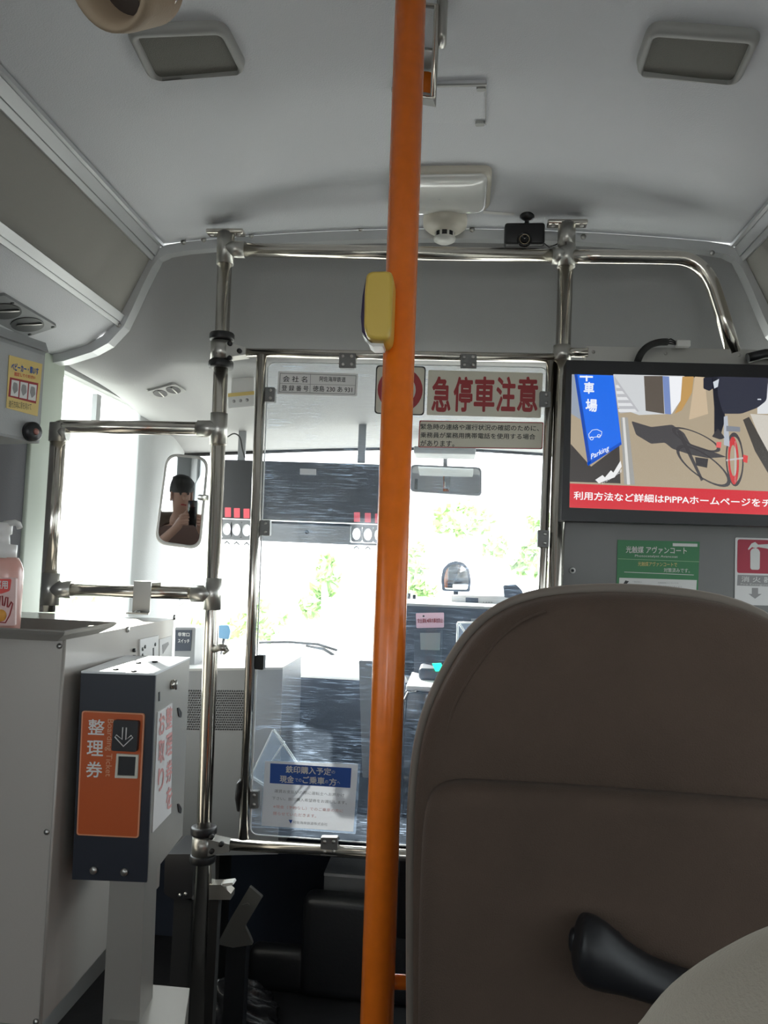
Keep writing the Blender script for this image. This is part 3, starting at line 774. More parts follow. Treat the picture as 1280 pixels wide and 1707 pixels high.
def tee(c, axis, arm, name='tee_joint', L=.034, aL=.045, r=RT + .0032, parent=None):
    mb = MB().tube([c - axis * L, c + axis * L], r, 24).tube([c, c + arm * aL], r - .0006, 24)
    o = mb.build(name, M['steel_joint'], parent or ra)
    return o
xdir = (bb - ba).normalized()
tee(ba, axA, xdir); tee(bb, axB, -xdir, L=.024, aL=.03)
hp = [P(x, y, YP) for x, y in ((945, 428), (1000, 428), (1090, 429))] + arc(P(1128, 430, YP), P(1172, 432, YP), P(1190, 482, YP)) + [P(1204, 525, YP), P(1223, 590, YP)]
MB().tube(hp, RT - .0008, 24).build('hoop_bar', M['steel'], ra)
# side frame towards the door
Ys = 1.60
L_t, L_b = (98, 712), (76, 1060)
def Lpt(y): return P(lerp_px(y, L_t, L_b), y, Ys)
axL = (Lpt(720) - Lpt(1040)).normalized()
lowL = Lpt(1040); lowL = lowL - axL * ((lowL.z - 1.068) / axL.z)
MB().tube([lowL, Lpt(716)], RT + .0005, 24).build('side_post', M['steel'], ra)
u1, u2 = P(98, 712, Ys), P(369, 715, YP)
MB().tube(arc(P(93, 722, Ys), P(95, 708, Ys), P(110, 711, Ys)) + [u2], RT - .001, 24).build('side_crossbar', M['steel'], ra)
l1, l2 = P(84, 982, Ys), P(355, 990, YP)
MB().tube([l1, l2], RT - .002, 24).build('side_crossbar', M['steel'], ra)
d_ = (u2 - u1).normalized(); e_ = (l2 - l1).normalized()
tee(Apt(715), axA, -d_); tee(Apt(990), axA, -e_); tee(l1, axL, e_); tee(u1 - axL * .012, axL, d_, L=.02, aL=.02)
# clamp blocks with black collars
def clamp(y, tx, ty):
    c = Apt(y); 
    for dy in (-24, 22):
        cc = Apt(y + dy); MB().lathe(cc - axA * .008, axA, [(RT, 0), (RT + .010, 0), (RT + .0115, .003), (RT + .0115, .013), (RT + .010, .016), (RT, .016)], 28).build('collar', M['black'], ra)
    e = P(tx, ty, YP); dx = (e - c).normalized(); 
    up_ = axA
    mb = MB(); mb.tube([c - axA * .021, c + axA * .021], RT + .008, 24)
    pr = [c + V((0, -.019, 0)) + up_ * .020, c + V((0, -.019, 0)) - up_ * .020, e + V((0, -.014, 0)) - up_ * .008, e + V((0, -.014, 0)) + up_ * .008]
    mb.prism(pr, [p + V((0, .034, 0)) for p in pr])
    bl = mb.build('clamp_block', M['steel_joint'], ra)
    fb_ = Board(c + V((0, -.0195, 0)), (0, -1, .0))
    for ddx, ddy in ((14, -13), (14, 11), (30, -1), (-6, 3)):
        xx = lerp_px(y, A_t, A_b) + ddx
        fb_.disc(MB(), xx, y + ddy, .0052 if ddx > 0 else .002, -.004, .004, 14).build('bolt', M['black'], bl)
clamp(586, 412, 588); clamp(1408, 385, 1410)
# small latch hook and catch on the post
hk = thing('latch_hook', 'small metal latch hook on the left handrail post below the side bar', 'hook', P(352, 1083, YP - .02))
MB().tube([P(352, 1084, YP - .0), P(368, 1079, YP - .03), P(378, 1081, YP - .03)], .0075, 12).build('barrel', M['steel_joint'], hk)
MB().tube([P(376, 1078, YP - .03), P(381, 1084, YP - .032), P(372, 1090, YP - .032)], .003, 10).build('hook', M['steel_joint'], hk)
# strap plate over the lower side bar
sp_ = thing('hanging_bracket', 'grey steel plate bracket folded over the lower side rail onto the cabinet', 'bracket', P(240, 1025, 1.56))
mb = MB(); c0, c1 = P(223, 971, Ys - .021), P(252, 972, Ys - .021)
dz = c0.z - 1.075
for a_, b_ in (((c0, c1), None),):
    dn = V((0, 0, -dz))
    mb.prism([c0, c1, c1 + dn, c0 + dn], [p + V((0, .003, 0)) for p in (c0, c1, c1 + dn, c0 + dn)])
    bk = V((0, .055, 0))
    mb.prism([c0, c1, c1 + bk, c0 + bk], [p + V((0, 0, .003)) for p in (c0, c1, c1 + bk, c0 + bk)])
    mb.prism([c0 + bk, c1 + bk, c1 + bk + dn * .5, c0 + bk + dn * .5], [p + V((0, .003, 0)) for p in (c0 + bk, c1 + bk, c1 + bk + dn * .5, c0 + bk + dn * .5)])
    f0 = c0 + dn; f1 = c1 + dn
    mb.prism([f0, f1, f1 + V((.01, -.03, 0)), f0 + V((0, -.03, 0))], [p + V((0, 0, .003)) for p in (f0, f1, f1 + V((.01, -.03, 0)), f0 + V((0, -.03, 0)))])
mb.build('plate', M['steel_joint'], sp_)
screwhead(sp_, (f0 + f1) / 2 + V((0, -.016, .003)), (0, 0, 1), .006)

# ---- gate: frame, acrylic pane, clips
gt = thing('partition_gate', 'hinged partition with a scratched clear acrylic pane in a chrome tube frame', 'partition', P(640, 1440, YP))
MB().tube([P(436, 592, YP - .012), P(406, 1398, YP - .012)], .0108, 20).build('stile', M['steel'], gt)
MB().tube([P(412, 588, YP), P(934, 597, YP)], .0098, 20).build('top_rail', M['steel'], gt)
MB().tube([P(385, 1407, YP), P(700, 1427, YP), P(900, 1442, YP)], .0122, 20).build('bottom_rail', M['steel'], gt)
MB().tube([P(918, 602, YP), P(886, 1436, YP)], .0095, 18).build('stile', M['steel'], gt)
pc = [(447, 604), (912, 613), (879, 1424), (417, 1391)]
pp_ = roundpoly([V((*q, 0)) for q in pc], 14, 5)
PB = Board((0, YP, 0), (0, -1, 0))
for q in pp_: pass
mb = MB()
mb.add([PB.pt(q.x, q.y, 0) for q in pp_], [tuple(range(len(pp_)))])
pane = mb.build('pane', M['acrylic'], gt)
edge = [PB.pt(q.x, q.y, 0) for q in pp_]
MB().tube(edge + [edge[0]], .0016, 8, False).build('pane_edge', M['pane_edge'], pane)
for (x, y, w_, h_, dk) in ((580, 603, 27, 25, 0), (781, 604, 27, 24, 0), (451, 659, 18, 24, 0), (443, 880, 18, 26, 0), (908, 667, 18, 26, 0), (905, 898, 19, 28, 1), (424, 1331, 17, 28, 1), (550, 1408, 28, 30, 1)):
    cb = MB(); q = [(x - w_ / 2, y - h_ / 2), (x + w_ / 2, y - h_ / 2 + .5), (x + w_ / 2 - .5, y + h_ / 2 + .5), (x - w_ / 2 - .5, y + h_ / 2)]
    PB.slab(cb, q, -.004, .011, 2)
    cl = cb.build('clip', M['brushed'], gt)
    vert = h_ > w_ - 3 and w_ < 24
    for s1 in (-.27, .27):
        for s2 in ((.1,) if vert else (-.27, .27)):
            sx, sy = (s2 * w_, s1 * h_) if vert else (s1 * w_, s2 * h_)
            PB.disc(MB(), x + sx, y + sy, .0036, .011, .0132, 12).build('screw', M['screw'], cl)
MB().tube([P(405, 1300, YP + .004), P(399, 1308, YP - .01), P(397, 1330, YP - .01), P(400, 1350, YP - .004)], .007, 12).build('hinge', M['black'], gt)
PB.slab(MB(), [(427, 1092), (441, 1092), (440, 1116), (426, 1115)], -.012, .008, 2).build('catch', M['rubber'], gt)

# ---- clear leaflet pocket behind the pane
lp_ = thing('leaflet_pocket', 'clear plastic leaflet pocket tilted behind the pane, upper left of the notice', 'pocket', P(450, 1310, YP + .012))
pb = Board((0, YP + .010, 0), (0, -1, 0))
q_ = [(455, 1217), (505, 1290), (470, 1330), (417, 1296)]
f_ = [V(pb.pt(*q)) for q in q_]
MB().add(f_, [(0, 1, 2, 3)]).add([p + V((0, .012, 0)) for p in f_], [(0, 1, 2, 3)]).build('sleeve', M['clear'], lp_)
MB().tube(f_ + [f_[0]], .0018, 8).tube([p + V((.0, .012, 0)) for p in f_], .0018, 8).tube([pb.pt(474, 1236), pb.pt(440, 1290)], .0018, 8).build('rim', M['pane_edge'], lp_)  # white rim stands in for highlights on the clear plastic

# ---- signs on the pane
def sign(name, label, cat, q, Y, m, axes=None, o0=.0004, o1=.0012, r=2, part_name='sheet'):
    b = Board((0, Y, 0), (0, -1, 0)); b.axes(q[0], q[1], q[3])
    c = sum([b.pt(*p) for p in q], V()) / 4
    t_ = thing(name, label, cat, c)
    b.slab(MB(), q, o0, o1, r).build(part_name, m, t_)
    return b, t_
b, t = sign('company_plate', 'white plate with company name and registration number at pane top left', 'sign', [(464, 619), (597, 623), (595, 661), (462, 657)], YP - .001, M['film_white'])
b.ring(MB(), [(467, 622), (594, 626), (592, 658), (465, 654)], [(468, 623), (593, 627), (591, 657), (466, 653)], .0012, .0015).build('border', M['ink_grey'], t)
b.slab(MB(), [(467, 639), (593, 642.5), (593, 643), (467, 639.6)], .0012, .0015).build('line', M['ink_grey'], t)
b.slab(MB(), [(517.5, 623.5), (518.2, 623.5), (517.2, 655.5), (516.5, 655.5)], .0012, .0015).build('line', M['ink_grey'], t)
text(b, '会 社 名', (472, 626.5), (512, 638), M['ink_black'], t, .0016, .01); text(b, '登 録 番 号', (470, 642), (514, 653), M['ink_black'], t, .0016, .01)
text(b, '阿佐海岸鉄道', (533, 627.5), (576, 637.5), M['ink_black'], t, .0016, .01); text(b, '徳島 230 あ 931', (522, 643), (587, 655), M['ink_black'], t, .0016, .01)

b, t = sign('no_phone_sign', 'square no mobile phone sign with a red ring behind the orange pole', 'sign', [(627, 609), (710, 611), (707, 693), (624, 690)], YP - .001, M['film_cream'], r=7)
b.ring(MB(), [(627, 609), (710, 611), (707, 693), (624, 690)], [(629, 611), (708, 613), (705, 691), (626, 688)], .0012, .0018, 7, 6).build('border', M['ink_black'], t)
def circ(cx, cy, r, n=32): return [(cx + r * math.cos(2 * PI * k / n), cy + r * math.sin(2 * PI * k / n)) for k in range(n)]
rg = b.ring(MB(), circ(667, 650, 37.5), circ(667, 650, 26), .0012, .0018); b.slab(rg, [(642, 630), (647, 624), (692, 670), (687, 676)], .0018, .0022)
rg.build('prohibition_ring', M['ink_red'], t)
b.ring(MB(), [(660, 628), (678, 628), (678, 672), (660, 672)], [(663, 633), (675, 633), (675, 655), (663, 655)], .0012, .0016, 3, 2).build('phone_drawing', M['ink_black'], t)

b, t = sign('sudden_stop_sign', 'cream sign with large dark red characters at the pane top right', 'sign', [(714, 617), (905, 622), (901, 697), (711, 692)], YP - .001, M['film_cream'], r=3)
for ch, (x0, x1) in zip('急停車注意', ((721, 752), (757, 788), (791, 825), (828, 860), (863, 897))):
    text(b, ch, (x0, 627.5), (x1 - 1.5, 687.5), M['ink_red'], t, .0016, .028)
b, t = sign('phone_use_notice', 'cream notice with three lines of black text below the red characters', 'sign', [(699, 701), (906, 704), (904, 749), (697, 746)], YP - .001, M['film_cream'], r=3)
b.ring(MB(), [(699, 701), (906, 704), (904, 749), (697, 746)], [(700.5, 702.5), (904.5, 705.5), (902.5, 747.5), (698.5, 744.5)], .0012, .0016, 3, 3).build('border', M['ink_red'], t)
text(b, '緊急時の連絡や運行状況の確認のために、', (701, 706.5), (898, 719), M['ink_black'], t, .0016, .012)
text(b, '乗務員が業務用携帯電話を使用する場合', (701, 720.5), (892, 733), M['ink_black'], t, .0016, .012)
text(b, 'があります。', (701, 733.5), (757, 745), M['ink_black'], t, .0016, .012)

b, t = sign('ticket_notice', 'white notice with a blue heading low on the acrylic pane', 'notice', [(441, 1266), (601, 1273), (593, 1390), (434, 1378)], YP - .004, M['clear'], r=2, part_name='sleeve')
b.slab(MB(), [(442, 1268), (597, 1274), (589, 1386), (436, 1376)], .0013, .0018).build('sheet', M['paper'], t)
hd = b.slab(MB(), [(451, 1272), (586, 1280), (584, 1313), (450, 1305)], .0018, .0021).build('heading_band', M['ink_blue'], t)
b.axes((451, 1272), (586, 1280), (446, 1376))
def L(s, x0, y0, x1, h, m, bold=0): text(b, s, (x0, y0), (x1, y0 + h + (x1 - x0) * .057), m, t if m != M['ink_white'] else hd, .0024, bold)
L('鉄印購入予定', 477, 1275.5, 552, 12.5, M['ink_white'], .02); L('の', 553, 1284, 558.5, 5, M['ink_white'])
L('現金', 467, 1291.5, 490, 12.5, M['ink_white'], .02); L('での', 492, 1297, 503, 5.5, M['ink_white']); L('ご乗車', 505, 1293, 541, 12.5, M['ink_white'], .02); L('の', 542, 1300, 547, 5, M['ink_white']); L('方', 549, 1296.5, 561, 12.5, M['ink_white'], .02); L('へ', 562, 1302, 567, 4, M['ink_white'])
L('運賃お支払いの際に運転士へお声かけ', 458, 1315, 574, 6.3, M['ink_grey']); L('下さい。鉄印購入希望券をお渡しします。', 454, 1327, 578, 6.3, M['ink_grey'])
L('※現金（予約なし）でのご乗車の方に', 456, 1341, 572, 6.3, M['ink_pale_red']); L('限らせていただきます。', 456, 1352.5, 527, 6, M['ink_pale_red'])
L('阿佐海岸鉄道株式会社', 489, 1367.5, 546, 5.5, M['ink_grey'])
b.slab(MB(), [(481.5, 1366), (488, 1366.3), (485, 1372.5)], .0020, .0026).build('logo_mark', M['ink_blue'], t)

# ---- right hand metal panel with stickers
MBd = Board((0, YP + .012, 0), (0, -1, 0))
ptp = thing('metal_partition', 'grey brushed metal partition panel under the monitor behind the seat', 'panel', V((P(1150, 1000, YP).x, YP + .01, 0)))
a0, a1 = P(921, 860, YP + .012), P(916, 1020, YP + .012)
xr_ = XR - .02
MB().prism([V((a0.x, YP + .012, .95)) if False else a0, V((xr_, YP + .012, a0.z)), V((xr_, YP + .012, .02)), V((a1.x - .03, YP + .012, .02)), a1],
           [p + V((0, .012, 0)) for p in (a0, V((xr_, YP + .012, a0.z)), V((xr_, YP + .012, .02)), V((a1.x - .03, YP + .012, .02)), a1)]).build('sheet', M['brushed'], ptp)
rv = MBd.disc(MB(), 954, 951, .0062, 0, .003, 20).build('grommet', M['ink_white'], ptp)
MBd.disc(MB(), 954, 951, .0032, .003, .0036, 16).build('hole', M['black'], rv)
MBd.disc(MB(), 928, 981, .0025, 0, .002, 10).build('rivet', M['screw'], ptp)
b, t = sign('coating_sticker', 'green sticker with white text on the metal panel below the monitor', 'sticker', [(1029, 900), (1166, 903), (1163, 987), (1027, 983)], YP + .0115, M['ink_green'], r=1)
def TL_(s, x0, y0, x1, y1, m, bold=0): text(b, s, (x0, y0), (x1, y1), m, t, .0020, bold)
b.slab(MB(), [(1121, 905.5), (1162, 906.5), (1162, 911.5), (1121, 910.5)], .0012, .0016).build('white_strip', M['ink_white'], t)
TL_('光触媒 アヴァンコート', 1043, 910, 1144, 924, M['ink_white'], .012); TL_('Photocatalyst Avancoat', 1058, 924.5, 1129, 931, M['ink_white'])
b.slab(MB(), [(1030, 931), (1165, 936), (1165, 937), (1030, 932)], .0012, .0016).build('line', mat('pale_green_line', (.25, .45, .25), .5), t)
TL_('光触媒アヴァンコートで', 1063, 936, 1128, 945, M['sticker_yellow']); TL_('対策済みです。', 1106, 946.5, 1149, 955, M['ink_white'])
b.slab(MB(), [(1040, 953), (1156, 958), (1156, 959), (1040, 954)], .0012, .0016).build('line', M['ink_white'], t)
fo = b.slab(MB(), [(1032, 963), (1161, 967), (1160, 985), (1031, 981)], .0012, .0017).build('footer', M['ink_white'], t)
b.slab(MB(), [(1037, 976), (1042, 967.5), (1048, 969), (1044, 973.5), (1050, 977)], .0017, .0020).build('logo_mark', M['ink_black'], fo)
text(b, '一般社団法人', (1054, 968.5), (1070, 971.5), M['ink_grey'], fo, .0021); text(b, '光触媒コーティング協会', (1054, 973.5), (1084, 977.5), M['ink_grey'], fo, .0021)
text(b, '光触媒施工についての', (1096, 970), (1130, 973.5), M['ink_grey'], fo, .0021); text(b, 'お問い合わせはこちらまで', (1094, 975.5), (1136, 980), M['ink_grey'], fo, .0021)

b, t = sign('extinguisher_sign', 'white fire extinguisher sign with red pictogram at the right edge', 'sign', [(1225, 896), (1303, 898), (1301, 1010), (1224, 1008)], YP + .0115, M['sticker_white'], r=3)
rd = b.slab(MB(), [(1229, 899), (1300, 901), (1299, 957), (1228, 955)], .0012, .0016, 4).build('red_field', M['ext_red'], t)
e_ = MB(); b.slab(e_, [(1250, 918), (1254, 914), (1262, 914), (1266, 919), (1265.5, 950), (1250, 949.5)], .0016, .0020, 4); b.slab(e_, [(1252, 906), (1258, 903.5), (1263, 908), (1280, 907), (1281, 915), (1263, 912), (1259, 914), (1253, 912), (1247, 917), (1246, 915)], .0016, .0020)
e_.build('extinguisher_drawing', M['ink_white'], rd)
gb_ = b.slab(MB(), [(1229, 958), (1299, 960), (1298, 978), (1228, 976)], .0012, .0016).build('grey_field', M['ink_grey'], t)
text(b, '消 火 器', (1235, 960.5), (1286, 971.5), M['ink_white'], gb_, .0020, .012); text(b, 'Fire Extinguisher', (1234, 972), (1290, 977.5), M['ink_white'], gb_, .0020)
b.slab(MB(), [(1253, 980), (1263, 980), (1263, 990), (1269, 990), (1258, 998), (1247, 990), (1253, 990)], .0012, .0016).build('arrow', M['ink_grey'], t)

# ---- bracket beam, cable and monitor
bmt = thing('monitor_beam', 'grey steel beam above the monitor spanning from the right post', 'beam', P(1100, 600, YP))
q_ = [(976, 577), (1218, 582), (1420, 588), (1420, 615), (976, 603)]
PB2 = Board((0, YP - .012, 0), (0, -1, 0))
PB2.slab(MB(), q_, -.024, 0, 2).build('channel', M['steel_joint'], bmt)
MB().tube([P(938, 587, YP), P(981, 588, YP - .012)], .0098, 18).build('stub_tube', M['steel'], bmt)
MB().tube([P(937, 577, YP), P(936, 602, YP)], RT + .003, 20).build('post_collar', M['steel_joint'], bmt)
for x in (989, 1109, 1232): PB2.disc(MB(), x, 587 + (x - 989) * .02, .0035, 0, .002, 12).build('bolt', M['steel_joint'], bmt)
MB().tube([P(1246, 597, YP - .03), P(1275, 590, YP - .03), P(1320, 592, YP - .03)], .010, 12).build('clip', M['black'], bmt)
cbt = thing('cable_bundle', 'black cable bundle with a loose connector above the monitor', 'cable', P(1075, 600, YP - .05))
MB().tube(smooth_resample([P(1062, 604, YP - .012 - .03), P(1068, 588, YP - .045), P(1080, 576, YP - .05), P(1098, 570, YP - .05), P(1112, 570, YP - .045)], 14), .0072, 12).build('sleeve', M['rubber'], cbt)
for dy in (-4, 0, 4): MB().tube([P(1110, 570 + dy * .5, YP - .045), P(1118, 569 + dy, YP - .045), P(1126, 572 + dy * .6, YP - .04)], .0016, 6).build('wire', M['black'], cbt)
MB().rbox(P(1128, 577, YP - .045), P(1148, 570, YP - .03), .002, 2).build('connector', M['white_plastic'], cbt)

YM = 1.585
mo = thing('monitor', 'large black framed monitor showing a parking sign and a cyclist', 'monitor', P(1160, 870, YM + .03))
mB = Board((0, YM, 0), (0, -1, 0)).axes((945, 601), (1280, 609), (936, 866))
W_ = 1392
q_ = [(944, 600), (W_, 611), (W_ - 6, 880), (935, 868)]
mB.slab(MB(), q_, -.045, 0, 3).build('bezel', M['black'], mo)
scq = [(953, 624), (W_ - 10, 635), (W_ - 16, 862), (949, 846)]
scr = mB.slab(MB(), scq, 0, .0006).build('screen', screen_mat('screen_pavement', srgb(172, 158, 135)), mo)
def S(poly, c, k, nm, r=0, kk=1.0):
    return mB.slab(MB(), poly, .0006 + .00012 * k, .0007 + .00012 * k, r).build(nm, screen_mat('screen_' + nm, srgb(*c), kk), scr)
def ST(s, x0, y0, x1, y1, c, k, bold=0): text(mB, s, (x0, y0), (x1, y1), screen_mat('screen_text', srgb(*c)), scr, .0008 + .00012 * k, bold, thick=0)
S([(1022, 624), (1140, 627), (1150, 640), (1120, 690), (1065, 692), (1030, 680)], (205, 208, 210), 1, 'pale_wall')
S([(1023, 626), (1065, 686), (1033, 689)], (185, 186, 190), 2, 'stairs')
for i in range(5): S([(1026 + i * 1, 642 + i * 10), (1030 + i * 7, 642 + i * 10), (1034 + i * 7, 647 + i * 10), (1027 + i * 1, 647 + i * 10)], (222, 224, 226), 3, 'stair_tread')
S([(1073, 627), (1104, 627), (1107, 690), (1076, 685)], (92, 84, 76), 3, 'dark_door')
S([(1104, 627), (1115, 628), (1118, 691), (1108, 690)], (120, 140, 190), 3, 'blue_edge')
S([(1115, 628), (1137, 628), (1134, 668), (1119, 690)], (238, 240, 244), 3, 'white_corner')
S([(1137, 628), (1156, 628), (1153, 655), (1136, 684), (1124, 690), (1134, 668)], (190, 150, 90), 3, 'dry_grass')
S([(1158, 628), (1174, 629), (1180, 690), (1148, 700)], (200, 180, 152), 1, 'brick_path')
S([(1250, 690), (W_ - 12, 700), (W_ - 13, 790), (1290, 790), (1282, 770)], (205, 200, 190), 2, 'side_pavement')
S([(1238, 700), (1248, 695), (1300, 790), (W_ - 14, 855), (1310, 840), (1258, 752)], (70, 66, 62), 3, 'kerb')
S([(1262, 640), (W_ - 11, 636), (W_ - 12, 700), (1290, 690), (1262, 690)], (220, 222, 224), 1, 'white_wall')
S([(951, 740), (985, 778), (1032, 742), (1034, 806), (949, 803)], (62, 58, 56), 2, 'dark_foot')
S([(953, 624), (960, 626), (968, 700), (952, 690)], (150, 160, 175), 2, 'grey_edge')
S([(957, 624), (1022, 626), (1036, 741), (980, 777)], (28, 108, 235), 3, 'blue_sign')
S([(957, 624), (962, 624), (985, 771), (980, 777)], (18, 70, 170), 4, 'sign_edge')
S([(980, 777), (978, 772), (1034, 737), (1036, 741)], (16, 80, 190), 4, 'sign_edge')
ST('車', 973, 637, 990, 657, (235, 240, 250), 5, .03); ST('場', 976, 665, 995, 687, (235, 240, 250), 5, .03)
S([(966, 626.5), (988, 627), (988, 630), (966, 629.5)], (235, 240, 250), 5, 'character_stroke'); S([(976, 626.5), (979, 626.5), (979, 636), (976, 636)], (235, 240, 250), 5, 'character_stroke')
mB.axes((985, 757), (1016, 741), (984, 800)); ST('Parking', 985, 757, 1014.5, 753.5, (235, 240, 250), 5, .015); mB.axes((945, 601), (1280, 609), (936, 866))
car = [(982, 730), (981, 724), (987, 717), (995, 716), (1003, 720), (1002, 726), (997, 728)]
mb = MB().tube([mB.pt(x, y, .0013) for x, y in car + [car[0]]], .0006, 6)
for cx_, cy_ in ((986, 731), (998, 727)): mb.tube([mB.pt(x, y, .0013) for x, y in circ(cx_, cy_, 2.6, 12) + [circ(cx_, cy_, 2.6, 12)[0]]], .0006, 6)
mb.build('car_drawing', screen_mat('screen_car', srgb(235, 240, 250)), scr)
S([(992, 800), (1004, 792), (1008, 796), (1018, 784), (1022, 788), (1034, 768), (1036, 778), (1024, 796), (1012, 800), (998, 806)], (235, 235, 235), 5, 'zigzag_logo')
mB.axes((1004, 801), (1037, 780), (1003, 850)); ST('l Mode Vehicle', 1004, 800, 1036, 787, (235, 235, 235), 6); mB.axes((945, 601), (1280, 609), (936, 866))
S([(1034, 696), (1046, 696), (1058, 808), (1040, 807)], (158, 158, 155), 5, 'bollard'); S([(1037, 696), (1041, 696), (1050, 808), (1045, 808)], (215, 215, 212), 6, 'bollard_shine')
S([(1052, 702), (1085, 712), (1120, 708), (1140, 722), (1150, 740), (1180, 750), (1211, 762), (1180, 764), (1150, 758), (1120, 748), (1108, 738), (1085, 740), (1060, 725)], (72, 70, 72), 4, 'rider_shadow', 3)
def ring_el(cx_, cy_, rx, ry, rot, w__, c, k, nm):
    o = []; i = []
    for j in range(28):
        a = 2 * PI * j / 28
        for lst, f in ((o, 1), (i, 1 - w__)):
            x, y = rx * f * math.cos(a), ry * f * math.sin(a); lst.append((cx_ + x * math.cos(rot) - y * math.sin(rot), cy_ + x * math.sin(rot) + y * math.cos(rot)))
    mB.ring(MB(), o, i, .0006 + .00012 * k, .0007 + .00012 * k).build(nm, screen_mat('screen_' + nm, srgb(*c)), scr)
ring_el(1172, 777, 54, 19, .62, .12, (72, 70, 72), 4, 'wheel_shadow'); ring_el(1160, 733, 44, 12, .42, .15, (72, 70, 72), 4, 'wheel_shadow')
S([(1158, 762), (1180, 765), (1178, 780), (1160, 776)], (60, 58, 60), 5, 'pedal_shadow')
S([(1128, 720), (1134, 718), (1172, 800), (1168, 802)], (72, 70, 72), 4, 'frame_shadow')
ring_el(1224, 766, 15, 45, -.03, .16, (72, 68, 70), 6, 'bicycle_wheel'); ring_el(1222, 768, 9, 40, -.03, .35, (200, 60, 62), 7, 'red_tyre_side')
S([(1224, 735), (1226, 735), (1226, 805), (1224, 805)], (190, 190, 190), 7, 'spokes'); S([(1210, 766), (1240, 762), (1240, 765), (1210, 769)], (190, 190, 190), 7, 'spokes')
S([(1206, 695), (1212, 693), (1216, 745), (1206, 742)], (180, 186, 196), 7, 'bicycle_frame'); S([(1210, 710), (1233, 712), (1233, 720), (1210, 719)], (130, 135, 145), 8, 'rear_fork')
S([(1186, 628), (1205, 628), (1208, 700), (1200, 728), (1190, 726), (1190, 680)], (26, 28, 40), 6, 'rider_leg', 3)
S([(1186, 728), (1196, 714), (1208, 730), (1200, 733)], (58, 56, 60), 7, 'shoe', 2)
S([(1172, 630), (1186, 629), (1192, 645), (1182, 652), (1172, 648)], (34, 36, 50), 6, 'rider_arm', 2)
S([(1195, 628), (1280, 630), (1277, 668), (1262, 680), (1235, 690), (1205, 690), (1196, 660)], (48, 50, 64), 7, 'rucksack', 5)
S([(1188, 637), (1198, 632), (1196, 645), (1190, 648)], (205, 212, 220), 8, 'pale_panel')
S([(1262, 665), (1268, 665), (1268, 667), (1262, 667)], (205, 212, 220), 8, 'bag_label')
S([(1194, 737), (1202, 737), (1201, 747), (1193, 746)], (225, 100, 100), 8, 'pedal'); S([(1238, 758), (1246, 760), (1245, 772), (1238, 770)], (215, 70, 70), 8, 'red_light')
bn = S([(949.5, 806), (W_ - 15, 823), (W_ - 16, 862), (949, 846)], (206, 36, 48), 9, 'red_banner')
mB.axes((949.5, 806), (1280, 818.5), (949, 846))
ST('利用方法など詳細はPiPPAホームページをチェック', 956, 819, 1336, 848 + 0, (248, 244, 244), 10, .018)

# ================================================================== CEILING FITTINGS
def cboard(px, py, bvh=None):
    h = (bvh or CEIL).ray_cast(CAM, ray(px, py))
    return Board(h[0], h[1]), h[0]
def thing_at(name, label, cat, p, group=None): return thing(name, label, cat, p, group)
for (c, outer, inner, lab) in (((312, 80), [(206, 40), (374, 31), (415, 108), (247, 123)], [(228, 51), (366, 46), (399, 111), (262, 121)], 'grey square ceiling speaker at upper left partly behind the beige fitting'),
                               ((1160, 80), [(1083, 33), (1274, 46), (1234, 130), (1056, 108)], [(1092, 48), (1252, 60), (1222, 126), (1071, 115)], 'grey square ceiling speaker at the upper right')):
    b, p = cboard(*c)
    t = thing('ceiling_speaker', lab, 'speaker', p, None)
    mb = MB(); po = roundpoly([V((*q, 0)) for q in outer], 22, 6); pi = roundpoly([V((*q, 0)) for q in inner], 10, 6)
    A = [b.pt(q.x, q.y) for q in po]; I = [b.pt(q.x, q.y) for q in pi]
    mid = [a.lerp(i, .75) for a, i in zip(A, I)]
    mb.grid([[q + b.n * -.004 for q in A], [q + b.n * .006 for q in A], [a.lerp(i, .25) + b.n * .014 for a, i in zip(A, I)], [q + b.n * .015 for q in mid], [q + b.n * .008 for q in I], [q for q in I]], True, True)
    mb.build('frame', M['speaker_frame'], t)
    mb = MB(); mb.add([q + b.n * .008 for q in I], [tuple(range(len(I)))]); mb.add([q + b.n * -.002 for q in I], [tuple(range(len(I)))]); mb.build('grille', M['speaker_mesh'], t)

# hatch outline on the ceiling
b, p = cboard(732, 168)
t = thing('ceiling_hatch', 'flush ceiling access panel with corner fasteners behind the orange pole', 'panel', p)
q_ = [(655, 137), (811, 134), (810, 203), (657, 200)]
b.slab(MB(), q_, -.002, .004, 3).build('panel', M['ceiling'], t)
b.slab(MB(), [(655, 137), (811, 134), (811, 137), (655, 140)], .004, .007).build('edge_strip', M['speaker_frame'], t)
b.slab(MB(), [(809.5, 134), (811, 134), (810.5, 203), (809, 203)], .004, .006).build('edge_strip', M['speaker_frame'], t)
for q in ((802, 141), (800, 200), (660, 143)): b.slab(MB(), [(q[0] - 8, q[1] - 3), (q[0] + 8, q[1] - 3), (q[0] + 8, q[1] + 2), (q[0] - 7, q[1] + 3)], .004, .009, 3).build('fastener', M['speaker_frame'], t)

